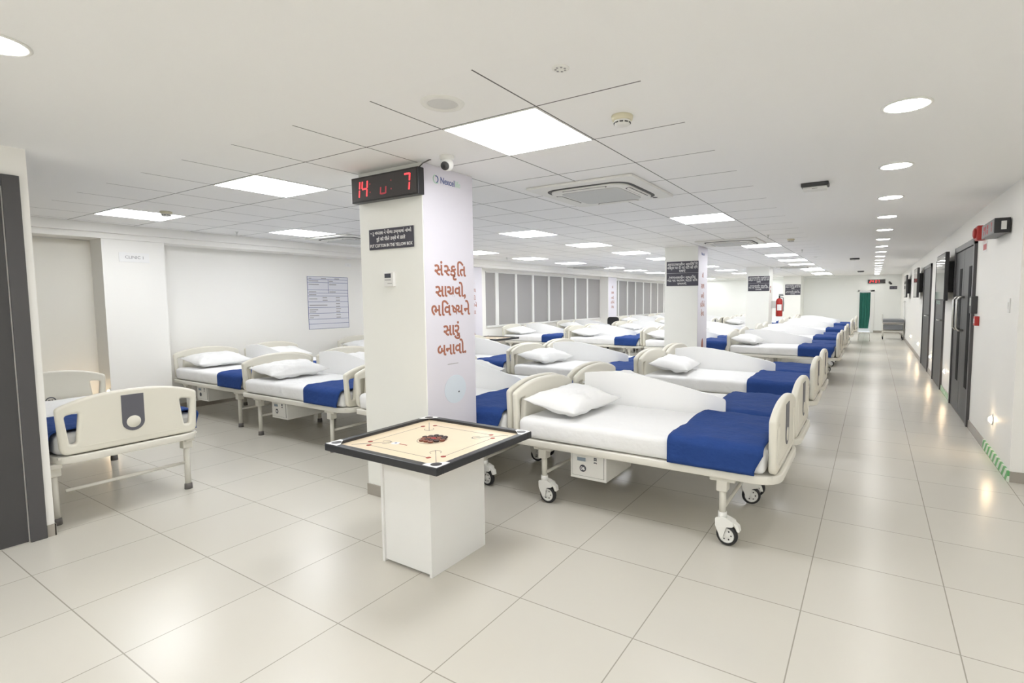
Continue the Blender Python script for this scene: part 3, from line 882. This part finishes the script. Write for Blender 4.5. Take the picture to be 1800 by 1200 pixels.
# ------------------------------------------------------------------ signs and lettering
def sign(name, label, x, y, z, W, Hh, lines, size, face='front', board='sign', ink='white_print', gap=None, rule=None, group=None, bold=.0001):
    mtx = {'front': facing_front, 'right': facing_right, 'left': facing_left}[face](x, y, z)
    t = thing(name, label, 'sign', (x, y, z), group)
    b = MB().use(board); b.box(-W/2, W/2, -Hh/2, Hh/2, 0, .004, .0008)
    if rule is not None: b.use('white_print'); b.box(-W/2, W/2, rule-.0012, rule+.0012, .003, .0045)
    me = b.data('board'); m3 = mtx.copy(); m3.translation = (0, 0, 0)
    me.transform(m3); child('board', me, t)
    n = len(lines); gp = gap or Hh/n
    for i, ln in enumerate(lines):
        b = MB().use(ink)
        zz, s, sz = ln if isinstance(ln, tuple) else ((n-1)/2*gp-i*gp, ln, size)
        tm = text_mesh(s, sz, bold); x0, x1 = extent(tm)
        k = min(1.0, (W*.95)/max(1e-6, x1-x0))
        cx = (x0+x1)/2
        m2 = Matrix.Translation((0, zz-sz*.32, .0048)) @ Matrix.Diagonal((k, 1, 1, 1)) @ Matrix.Translation((-cx, 0, 0))
        b.mesh_in(tm, m2)
        me = b.data('lettering'); me.transform(m3); child('lettering', me, t)
    return t
sign('sign_board', 'dark sign with three white lines below the clock on the front pillar', -2.915, 2.5605, 1.918, .455, .145,
     [(.045, '• રૂ વપરાશ ને પીળા ડબ્બામાં નાંખો', .034), (.0, 'रूई को पीले डब्बे में डाले', .034), (-.046, 'PUT COTTON IN THE YELLOW BOX', .032)], .034)
big = [(.165, 'आपातकालीन स्थिति में', .066), (.105, 'बिस्तर पर दी गई घंटी को रिंग', .066), (.05, 'दबाएं', .06), (-.065, 'આપાતકાલીન સ્થતિમાં', .06), (-.12, 'બેડ પર આપેલ ઘંટડી રિંગ', .062), (-.178, 'દબાવવી.', .055)]
sign('sign_board', 'dark two-part sign on the second pillar from the front', -2.94, 9.245, 1.925, .585, .44, big, .06, rule=.01, bold=.0004)
sign('sign_board', 'dark two-part sign on the third pillar, beside the fire extinguisher', -2.91, 16.445, 1.905, .60, .44, big, .06, rule=.01, bold=.0004)
sign('sign_board', 'dark two-part sign on the pillar against the end wall', -2.92, 24.295, 1.82, .60, .44, big, .06, rule=.01, bold=.0004)
sign('sign_board', 'white CLINIC 1 plate high on the wall pilaster', -7.748, 2.775, 2.03, .31, .115, [(0, 'CLINIC 1', .05)], .05, 'right', 'board_white', 'grey_print')
sign('sign_board', 'small white plate on the window wall above the framed form', XL+.002, 6.10, 2.13, .13, .06, [(0, '—', .04)], .04, 'right', 'board_white', 'grey_print')
sign('sign_board', 'small dark sign under the clock on the end wall', .70, YE-.002, 1.86, .26, .12, [(0, '—  —', .08)], .08)
# framed form on the window wall
fx, fy0, fy1, fz0, fz1 = XL, 5.29, 6.08, 1.0, 1.90
t = thing('wall_chart', 'printed form poster with ruled boxes on the window wall', 'poster', (fx, fy0, fz0))
W_, H_ = fy1-fy0, fz1-fz0
mb = MB().use('paper'); mb.box(0, .004, 0, W_, 0, H_); child('sheet', mb, t)
mb = MB().use('navy_print')
def hl(z, a=0, b=1): mb.box(.0035, .005, a*W_, b*W_, z*H_-.003, z*H_+.003)
for z in (.004, .10, .19, .30, .41, .52, .63, .685, .745, .885, .945, .996): hl(z)
for a in (.003, .997): mb.box(.0035, .005, a*W_-.004, a*W_+.004, 0, H_)
mb.box(.0035, .005, .5*W_-.003, .5*W_+.003, .685*H_, .945*H_)
child('ruled_lines', mb, t)
for z, a, b in ((.965, .04, .1), (.965, .33, .45), (.965, .66, .78), (.915, .03, .26), (.915, .52, .62), (.85, .03, .27), (.85, .52, .7), (.71, .03, .2), (.71, .52, .68), (.655, .03, .2), (.575, .03, .22), (.60, .35, .46), (.55, .35, .47), (.60, .68, .78), (.55, .68, .78), (.455, .03, .46), (.48, .68, .78), (.43, .68, .78), (.37, .03, .23), (.33, .03, .18), (.38, .68, .8), (.33, .68, .78), (.26, .03, .25), (.22, .03, .12), (.27, .68, .79), (.215, .68, .79)):
    mb = MB().use('grey_print'); mb.box(.0035, .0052, a*W_, b*W_, z*H_-.008, z*H_+.006); child('printed_line', mb, t)


# wall graphics on the corridor side of the pillars
def cut_right(me, frac):
    """half form of a letter: drop the stem on its right"""
    x0, x1 = extent(me); xc = x0+(x1-x0)*frac
    b = bmesh.new(); b.from_mesh(me)
    bmesh.ops.bisect_plane(b, geom=list(b.verts)+list(b.edges)+list(b.faces), plane_co=(xc, 0, 0), plane_no=(1, 0, 0), clear_outer=True)
    b.to_mesh(me); b.free(); return me
def compose(parts, size, bold):
    """parts: strings or ('half', string, fraction kept)"""
    mb = MB().use('terracotta'); x = 0
    for p in parts:
        half = isinstance(p, tuple)
        st = p[1] if half else p
        knot = 'ષ' in st            # this letter closes up when thickened, so it is thickened by overlaid strokes
        me = text_mesh(st, size, 0 if knot else bold, 'LEFT')
        if half: cut_right(me, p[2])
        x0, x1 = extent(me)
        if knot:
            for k in range(6): mb.mesh_in(me, Matrix.Translation((x-x0+bold*math.cos(k*PI/3), bold*math.sin(k*PI/3), k*.00002)))
        mb.mesh_in(me, Matrix.Translation((x-x0, 0, 0))); x += x1-x0+(.0 if half else size*.07)
    return mb, x-size*.07
WORDS = [(['સં', ('half', 'સ', .70), 'કૃ', 'િત'], 1.655), (['સાચવો,'], 1.505), (['ભ', 'િવ', ('half', 'ષ', .74), 'ય', 'ને'], 1.37), (['સારું'], 1.225), (['બનાવો.'], 1.085)]
def pillar_graphic(x, y0, y1, label, slogan):
    t = thing('pillar_graphic', label, 'wall graphic', (x, y0, 0))
    W_ = y1-y0
    mb = MB().use('lavender'); mb.box(.0, .003, 0, W_, .09, H-.004); child('printed_panel', mb, t)
    FR = Matrix(((0, 0, 1, .0036), (1, 0, 0, 0), (0, 1, 0, 0), (0, 0, 0, 1)))
    if slogan:
        for parts, z in WORDS:
            b, wd = compose(parts, .118, .0030)
            k = min(1, W_*.80/wd)
            b.bm.transform(FR @ Matrix.Translation((W_*.50-wd*k/2, z, 0)) @ Matrix.Diagonal((k, 1, 1, 1)))
            child('lettering', b, t)
        mb = MB().use('grey_print'); mb.box(.003, .004, W_*.40, W_*.62, 1.012, 1.017); child('underline', mb, t)
        a = text_mesh('Nexcel', .062, .001, 'LEFT'); ax = extent(a)[1]
        c = text_mesh('life', .062, .0005, 'LEFT')
        mb = MB().use('navy_print'); mb.mesh_in(a, FR @ Matrix.Translation((W_*.33, 2.295, 0)) @ Matrix.Diagonal((.82, 1, 1, 1)))
        mb.use('green_print'); mb.mesh_in(c, FR @ Matrix.Translation((W_*.33+(ax+.004)*.82, 2.295, 0)) @ Matrix.Diagonal((.82, 1, 1, 1)))
        mb.use('green_print'); mb.tube([FR @ Vector((W_*.25+.028*math.cos(u), 2.315+.028*math.sin(u), .0005)) for u in [PI*.6+PI*1.1*i/12 for i in range(13)]], .004, 6)
        mb.use('navy_print'); mb.tube([FR @ Vector((W_*.25+.018*math.cos(u), 2.315+.022*math.sin(u), .0005)) for u in [-PI*.5+PI*1.1*i/12 for i in range(13)]], .004, 6)
        child('logo', mb, t)
        mb = MB().use('pale_blue')
        el = [(W_*.55+.115*math.cos(2*PI*i/32), .825+.105*math.sin(2*PI*i/32)) for i in range(32)]
        mb.prism(el, lambda u, v, h: Vector((h, u, v)), .002, .0045)
        mb.use('dark_print'); mb.lathe([(0, .0055), (.007, .0055), (.007, .004)], (0, W_*.62, .80), 'X', 12)
        child('printed_roundel', mb, t)
    else:
        mb = MB().use('terracotta')
        for zz, s, sz in ((1.86, 'સૌ', .1), (1.66, 'સાથ', .13), (1.48, 'મળી', .12), (1.32, 'કરીએ', .13), (1.16, 'સેવા', .13)):
            me = text_mesh(s, sz, .002); x0, x1 = extent(me)
            mb.mesh_in(me, FR @ Matrix.Translation((W_*.5-(x0+x1)/2, zz, 0)))
        child('lettering', mb, t)
        mb = MB().use('terracotta'); drop = fillet([(W_*.5-.09, .48), (W_*.5+.09, .48), (W_*.5+.075, .66), (W_*.5+.03, .76), (W_*.5-.03, .70)], .04, 4)
        mb.prism(drop, lambda u, v, h: Vector((h, u, v)), .002, .0045); child('printed_flame', mb, t)
        mb = MB().use('navy_print'); mb.mesh_in(text_mesh('Nexcel', .07, .001), FR @ Matrix.Translation((W_*.5, 2.26, 0))); child('logo', mb, t)
    return t
pillar_graphic(-2.605, 2.57, 3.08, 'lavender panel with terracotta Gujarati slogan on the front pillar', True)
pillar_graphic(-2.66, 9.256, 9.854, 'lavender panel with reddish lettering on the second pillar', False)
pillar_graphic(-7.80, 8.86, 9.51, 'lavender panel with lettering on the wall pilaster before the first windows', False)
pillar_graphic(-7.80, 16.36, 17.03, 'lavender panel with lettering on the pilaster between the two window groups', False)

# ------------------------------------------------------------------ ceiling fittings
def ac_unit(x, y, label):
    t = thing('ceiling_cassette', label, 'air conditioner', (x, y, H), 'air conditioning cassettes in the ceiling')
    s = .475
    sq = lambda h, r: fillet([(-h, -h), (h, -h), (h, h), (-h, h)], r, 7)
    me = plate(sq(s, .02), [], .022, .005, lambda a, b, z: Vector((a, b, z-.013)), 1); me.materials.append(M['ac_white']); child('panel', me, t)
    me = plate(sq(.380, .165), [sq(.350, .15)], .006, .001, lambda a, b, z: Vector((a, b, z-.0245)), 1); me.materials.append(M['dark_grey']); child('shadow_gap', me, t)
    me = plate(sq(.352, .148), [], .018, .006, lambda a, b, z: Vector((a, b, z-.032)), 1); me.materials.append(M['ac_white']); child('inner_panel', me, t)
    for k in range(4):
        R = Matrix.Rotation(k*PI/2, 4, 'Z')
        mb = MB().use('dark_grey'); poly = fillet([(-.21, -.345), (.21, -.345), (.18, -.292), (-.18, -.292)], .022, 4)
        mb.prism(poly, lambda u, v, h: R @ Vector((u, v, h)), -.041, -.0415)
        mb.use('ac_white'); poly = fillet([(-.198, -.335), (.198, -.335), (.171, -.302), (-.171, -.302)], .018, 4)
        mb.prism(poly, lambda u, v, h: R @ Vector((u, v, h)), -.0412, -.045); child('air_flap', mb, t)
    me = plate(sq(.268, .07), [], .006, .002, lambda a, b, z: Vector((a, b, z-.043)), 1); me.materials.append(M['ac_grille']); child('grille', me, t)
    mb = MB().use('dark_grey'); mb.lathe([(0, -.026), (.022, -.026), (.023, -.024)], (.33, .40, 0), 'Z', 16); mb.lathe([(0, -.026), (.009, -.026), (.01, -.024)], (.22, .40, 0), 'Z', 12); child('sensor', mb, t)
    return t
ac_unit(-2.02, 4.11, 'white air conditioning cassette nearest the front pillar beyond the light panel')
ac_unit(-2.02, 8.93, 'white air conditioning cassette above the second pillar')
ac_unit(-2.05, 17.4, 'white air conditioning cassette beyond the third pillar')
ac_unit(-7.05, 13.5, 'white air conditioning cassette near the window wall')
ac_unit(-6.7, 5.15, 'white air conditioning cassette above the beds near the framed form')
# round speaker
t = thing('ceiling_speaker', 'round ceiling speaker with grey mesh in the plain tile before the pillar', 'speaker', (-1.76, 1.88, H))
mb = MB().use('ac_white'); mb.lathe([(.07, -.004), (.075, -.009), (.098, -.008), (.104, 0)], n=32); child('rim', mb, t)
mb = MB().use('grey_mesh'); mb.lathe([(0, -.0065), (.05, -.006), (.074, -.004)], n=32); child('mesh_cover', mb, t)
def smoke(x, y, label):
    t = thing('smoke_detector', label, 'smoke detector', (x, y, H), 'smoke detectors')
    mb = MB().use('yellow_label'); mb.lathe([(.052, 0), (.055, -.004), (.052, -.022), (.045, -.026), (0, -.026)], n=28); child('base', mb, t)
    mb = MB().use('hub'); mb.lathe([(.041, -.026), (.043, -.032), (.038, -.046), (.020, -.052), (0, -.053)], n=28); child('cap', mb, t)
    mb = MB().use('dark_grey')
    for k in range(10):
        a = 2*PI*k/10; c, s = math.cos(a), math.sin(a)
        p = Vector((c*.0405, s*.0405, -.038)); q = Vector((-s, c, 0))*.009
        mb.cyl(p-q, p+q, .0035, n=6)
    child('vents', mb, t)
smoke(-1.115, 2.50, 'cream smoke detector beside the large light panel')
smoke(-6.21, 2.52, 'cream smoke detector beside the light panel above the lone bed')
smoke(-1.14, 9.08, 'cream smoke detector in the ceiling beyond the dark sensor')
# camera ball
t = thing('security_camera', 'white ball security camera on the ceiling by the front pillar', 'camera', (-2.375, 2.565, H))
mb = MB().use('hub'); mb.lathe([(.047, 0), (.047, -.014), (.042, -.022), (.030, -.03), (0, -.03)], n=28); child('base', mb, t)
b = bmesh.new(); bmesh.ops.create_uvsphere(b, u_segments=24, v_segments=16, radius=.043)
mb = MB().use('hub'); mb._merge(b, True, Matrix.Translation((0, 0, -.052))); hd = child('camera_ball', mb, t)
dirv = Vector((.25, -.75, -.42)).normalized(); cc = Vector((0, 0, -.052))
mb = MB().use('dark_grey'); mb.cyl(cc+dirv*.028, cc+dirv*.0425, .029, .026, n=22); mb.use('black'); mb.cyl(cc+dirv*.041, cc+dirv*.0435, .012, n=16); child('lens', mb, hd)
# dark sided sensors hanging from the plain ceiling
def sensor(x, y, label):
    t = thing('ceiling_sensor', label, 'sensor', (x, y, H), 'dark sided ceiling sensors')
    mb = MB().use('dark_grey'); mb.box(-.10, .10, -.06, .06, -.032, 0, .006); child('base', mb, t)
    for k in range(9): pass
    mb = MB().use('hub'); mb.box(-.088, .088, -.05, .05, -.058, -.031, .008); child('cover', mb, t)
    mb = MB().use('grey_print'); mb.box(-.02, .02, -.0515, -.049, -.052, -.047); child('mark', mb, t)
sensor(-.43, 4.80, 'dark sided ceiling sensor between the tiled ceiling and the downlights')
sensor(-.40, 14.4, 'dark sided ceiling sensor halfway along the corridor')
sensor(-.40, 21.5, 'dark sided ceiling sensor near the end of the corridor')
def flat_sprinkler(x, y, label):
    t = thing('sprinkler', label, 'sprinkler', (x, y, H), 'flat sprinkler covers')
    mb = MB().use('ac_white'); mb.lathe([(0, -.006), (.030, -.006), (.036, -.003), (.036, 0)], n=24); child('cover_plate', mb, t)
    mb = MB().use('grey_print')
    for k in range(7):
        a = 2*PI*k/7; mb.lathe([(0, -.0075), (.005, -.0075), (.005, -.005)], (.02*math.cos(a), .02*math.sin(a), 0), 'Z', 8)
    child('holes', mb, t)
flat_sprinkler(-1.10, 1.86, 'flat perforated sprinkler cover in the tile above the large light panel')
flat_sprinkler(-1.15, 13.4, 'flat sprinkler cover far down the tiled ceiling')
def pin_sprinkler(x, y, label):
    t = thing('sprinkler', label, 'sprinkler', (x, y, H), 'pendent sprinkler heads')
    mb = MB().use('steel'); mb.lathe([(.022, 0), (.022, -.004), (.008, -.006), (.008, -.03), (.003, -.032), (.003, -.05)], n=14); child('body', mb, t)
    mb = MB().use('steel'); mb.lathe([(0, -.048), (.018, -.05), (.018, -.052), (0, -.053)], n=14); child('deflector', mb, t)
for x, y, lab in ((-7.25, 3.75, 'pendent sprinkler head above the beds by the window wall'), (-1.35, 8.3, 'pendent sprinkler head beside the smoke detector down the ward'), (-1.2, 11.2, 'pendent sprinkler head in the tiled ceiling past the second pillar'), (-4.3, 7.9, 'pendent sprinkler head over the middle of the ward'), (-6.9, 9.3, 'pendent sprinkler head close to the first windows')):
    pin_sprinkler(x, y, lab)

# ------------------------------------------------------------------ wall fittings
# thermostat on the front pillar
t = thing('thermostat', 'small white thermostat with dark display on the front pillar', 'thermostat', (-2.935, 2.565, 1.63))
mb = MB().use('lamwhite'); mb.box(-.05, .05, -.022, 0, -.052, .05, .004); child('housing', mb, t)
mb = MB().use('dark_print'); mb.box(-.038, .026, -.0232, -.021, .010, .040); child('display', mb, t)
mb = MB().use('grey_print'); mb.box(-.038, .026, -.0228, -.021, -.008, -.002); mb.box(-.01, .035, -.0228, -.021, -.032, -.028); child('buttons', mb, t)
# fire extinguisher on the side of the third pillar
t = thing('fire_extinguisher', 'red fire extinguisher hung on the side of the third pillar', 'fire extinguisher', (-2.40, 16.95, .92))
mb = MB().use('red'); mb.lathe([(0, 0), (.085, 0), (.095, .02), (.095, .46), (.075, .52), (.04, .545), (0, .545)], n=24); child('cylinder', mb, t)
mb = MB().use('black'); mb.cyl((0, 0, .54), (0, 0, .62), .022, n=12); mb.box(-.02, .11, -.015, .015, .61, .635, .004); mb.box(-.02, .10, -.015, .015, .65, .67, .004); child('valve', mb, t)
mb = MB().use('black'); mb.tube([(.03, -.02, .58), (.11, -.04, .56), (.125, -.05, .40), (.115, -.04, .15)], .012, 8); child('hose', mb, t)
mb = MB().use('white_print'); mb.grid(lambda u, v: Vector((.0962*math.cos(-2.1+u*1.4), .0962*math.sin(-2.1+u*1.4), .18+v*.18)), 10, 2); child('label_sticker', mb, t)
mb = MB().use('steel'); mb.box(-.225, -.06, -.02, .02, .25, .47); child('wall_bracket', mb, t)
mb = MB().use('terracotta'); mb.box(-.0, .0035, -.07, .07, -.10, .10); mb.use('white_print'); mb.box(.003, .0045, -.05, .05, -.02, .05)
tag(link('notice_card', mb.data('notice_card'), None, (-2.62, 16.70, 1.73)), 'small notice card above the fire extinguisher', 'notice')
# alarm bell, access box, call point, switch on the corridor wall
t = thing('alarm_hooter', 'red alarm hooter above the near corner of the double door', 'alarm', (WX, 7.02, 2.135))
mb = MB().use('red'); mb.box(-.075, 0, -.075, .075, -.075, .075, .012); child('housing', mb, t)
mb = MB().use('red'); mb.lathe([(.05, -.075), (.056, -.09), (.03, -.10), (0, -.102)], axis='X', n=20); child('horn', mb, t)
mb = MB().use('white_print'); mb.box(-.004, 0, -.10, .10, -.05, .05, .001); mb.use('red'); mb.box(-.005, -.003, -.09, .09, -.03, .03)
tag(link('fire_notice', mb.data('fire_notice'), None, (WX, 6.95, 1.985)), 'small white and red notice under the alarm hooter', 'notice')
t = thing('access_reader', 'black access control box beside the double door', 'access reader', (WX, 7.30, 1.385))
mb = MB().use('dark_grey'); mb.box(-.055, 0, -.07, .07, -.095, .095, .006); child('housing', mb, t)
mb = MB().use('screen'); mb.box(-.0565, -.054, -.055, .055, -.01, .08, .001); child('screen', mb, t)
t = thing('call_point', 'small red break glass call point beside the double door', 'call point', (WX, 7.12, 1.215))
mb = MB().use('red'); mb.box(-.04, 0, -.045, .045, -.05, .05, .005); child('housing', mb, t)
mb = MB().use('white_print'); mb.box(-.0415, -.039, -.025, .025, -.025, .025); child('glass', mb, t)
t = thing('wall_switch', 'white switch plate on the bare stretch of corridor wall', 'switch', (WX, 5.68, 1.40))
mb = MB().use('lamwhite'); mb.box(-.010, 0, -.035, .035, -.06, .06, .003); child('plate', mb, t)
mb = MB().use('hub'); mb.box(-.014, -.009, -.014, .014, -.028, .028, .002); child('rocker', mb, t)
def television(y, z, label, W_=1.12, Hh=.68):
    t = thing('television', label, 'television', (WX, y, z), 'wall televisions in the corridor')
    mb = MB().use('dark_grey'); mb.box(-.13, -.085, -W_/2, W_/2, -Hh/2, Hh/2, .006); child('casing', mb, t)
    mb = MB().use('screen'); mb.box(-.1325, -.129, -W_/2+.015, W_/2-.015, -Hh/2+.02, Hh/2-.015); child('screen', mb, t)
    mb = MB().use('black'); mb.box(-.086, -.0, -.30, .30, -.22, .22, .004); child('wall_mount', mb, t)
television(9.62, 1.76, 'wall television beyond the double door, closest of the corridor screens')
television(15.0, 1.80, 'wall television past the last dark door, middle corridor screen')
television(19.6, 1.80, 'wall television near the corridor end, furthest corridor screen')
# bullet camera on the end wall
t = thing('security_camera', 'dark bullet camera beside the red clock on the end wall', 'camera', (.56, YE, 2.07))
mb = MB().use('dark_grey'); mb.box(-.03, .03, -.05, 0, -.04, .05, .004); child('mount', mb, t)
mb = MB().use('dark_grey'); mb.cyl((0, -.04, 0), (.05, -.20, -.05), .04, n=14); child('barrel', mb, t)

# ------------------------------------------------------------------ far end furniture
t = thing('stretcher_trolley', 'grey padded stretcher trolley with pole at the end of the corridor', 'trolley', (.62, 21.9, 0))
mb = MB().use('ivory_metal')
for x in (-.29, .29):
    for y in (-.42, .42): mb.cyl((x, y, .10), (x, y, .62), .02, n=10)
    mb.box(x-.02, x+.02, -.44, .44, .20, .24)
for y in (-.42, .42): mb.box(-.31, .31, y-.02, y+.02, .26, .31)
child('frame', mb, t)
mb = MB().use('grey_mattress'); mb.box(-.31, .31, -.50, .50, .60, .70, .015, smooth=False); child('upper_pad', mb, t)
mb = MB().use('grey_mattress'); mb.box(-.29, .29, -.48, .48, .34, .52, .015); child('lower_pad', mb, t)
mb = MB().use('steel'); mb.box(-.32, .32, -.52, .52, .575, .60, .004); mb.box(-.30, .30, -.5, .5, .53, .55, .004); child('tray', mb, t)
mb = MB().use('steel'); mb.cyl((.31, -.46, .30), (.31, -.46, 1.33), .012, n=10); mb.tube([(.26, -.46, 1.30), (.31, -.46, 1.34), (.34, -.46, 1.30)], .008, 6); child('drip_pole', mb, t)
mb = MB().use('steel'); mb.tube([(-.31, -.50, .60), (-.31, -.50, .85), (-.31, .50, .85), (-.31, .50, .60)], .012, 8); child('side_rail', mb, t)
for x in (-.29, .29):
    for y in (-.42, .42):
        mb = MB().use('rubber'); mb.lathe([(.0, -.014), (.04, -.016), (.055, -.012), (.055, .012), (.04, .016), (0, .014)], (x, y, .055), 'X', 18); mb.use('hub'); mb.lathe([(0, -.018), (.02, -.017)], (x, y, .055), 'X', 14); child('wheel', mb, t)
t = thing('step_stool', 'low white tubular step stool on the floor before the green curtain', 'stool', (-.22, 20.6, 0))
mb = MB().use('white_metal'); mb.box(-.17, .17, -.13, .13, .265, .285, .005); child('tread', mb, t)
for y in (-.12, .12):
    mb = MB().use('white_metal'); mb.tube([(-.17, y, 0), (-.16, y, .22), (-.12, y, .265), (.12, y, .265), (.16, y, .22), (.17, y, 0)], .011, 8); child('leg_hoop', mb, t)
# dark office chair by the window wall
t = thing('office_chair', 'black office chair by the window pilaster', 'chair', (-7.15, 15.35, 0))
me = plate(fillet([(-.21, .56), (.21, .56), (.225, .90), (-.225, .90)], [.06, .06, .12, .12], 6), [], .06, .02, lambda a, b, z: Vector((a*.93, z+.05*((b-.6)), b)), 3); me.materials.append(M['black']); child('backrest', me, t)
mb = MB().use('black'); mb.box(-.23, .23, -.48, -.02, .43, .50, .03, 3); child('seat', mb, t)
mb = MB().use('black'); mb.box(-.03, .03, -.03, .03, .40, .62, .008); child('back_support', mb, t)
mb = MB().use('dark_grey'); mb.cyl((0, -.25, .09), (0, -.25, .44), .025, n=14); child('gas_column', mb, t)
mb = MB().use('dark_grey')
for k in range(5):
    a = 2*PI*k/5; mb.cyl((0, -.25, .10), (.27*math.cos(a), -.25+.27*math.sin(a), .065), .018, .012, n=8)
child('star_base', mb, t)
for k in range(5):
    a = 2*PI*k/5; mb = MB().use('rubber'); mb.lathe([(0, -.02), (.027, -.018), (.028, .018), (0, .02)], (.27*math.cos(a), -.25+.27*math.sin(a), .028), 'X', 14); child('castor', mb, t)
# warm night light on the wall pilaster behind the lone bed
t = thing('foot_light', 'small round warm night light on the wall pilaster behind the lone bed', 'wall light', (-7.79, 2.46, .40), None, PI/2)
child('bezel', fl_rim, t); child('lens', fl_disc, t)
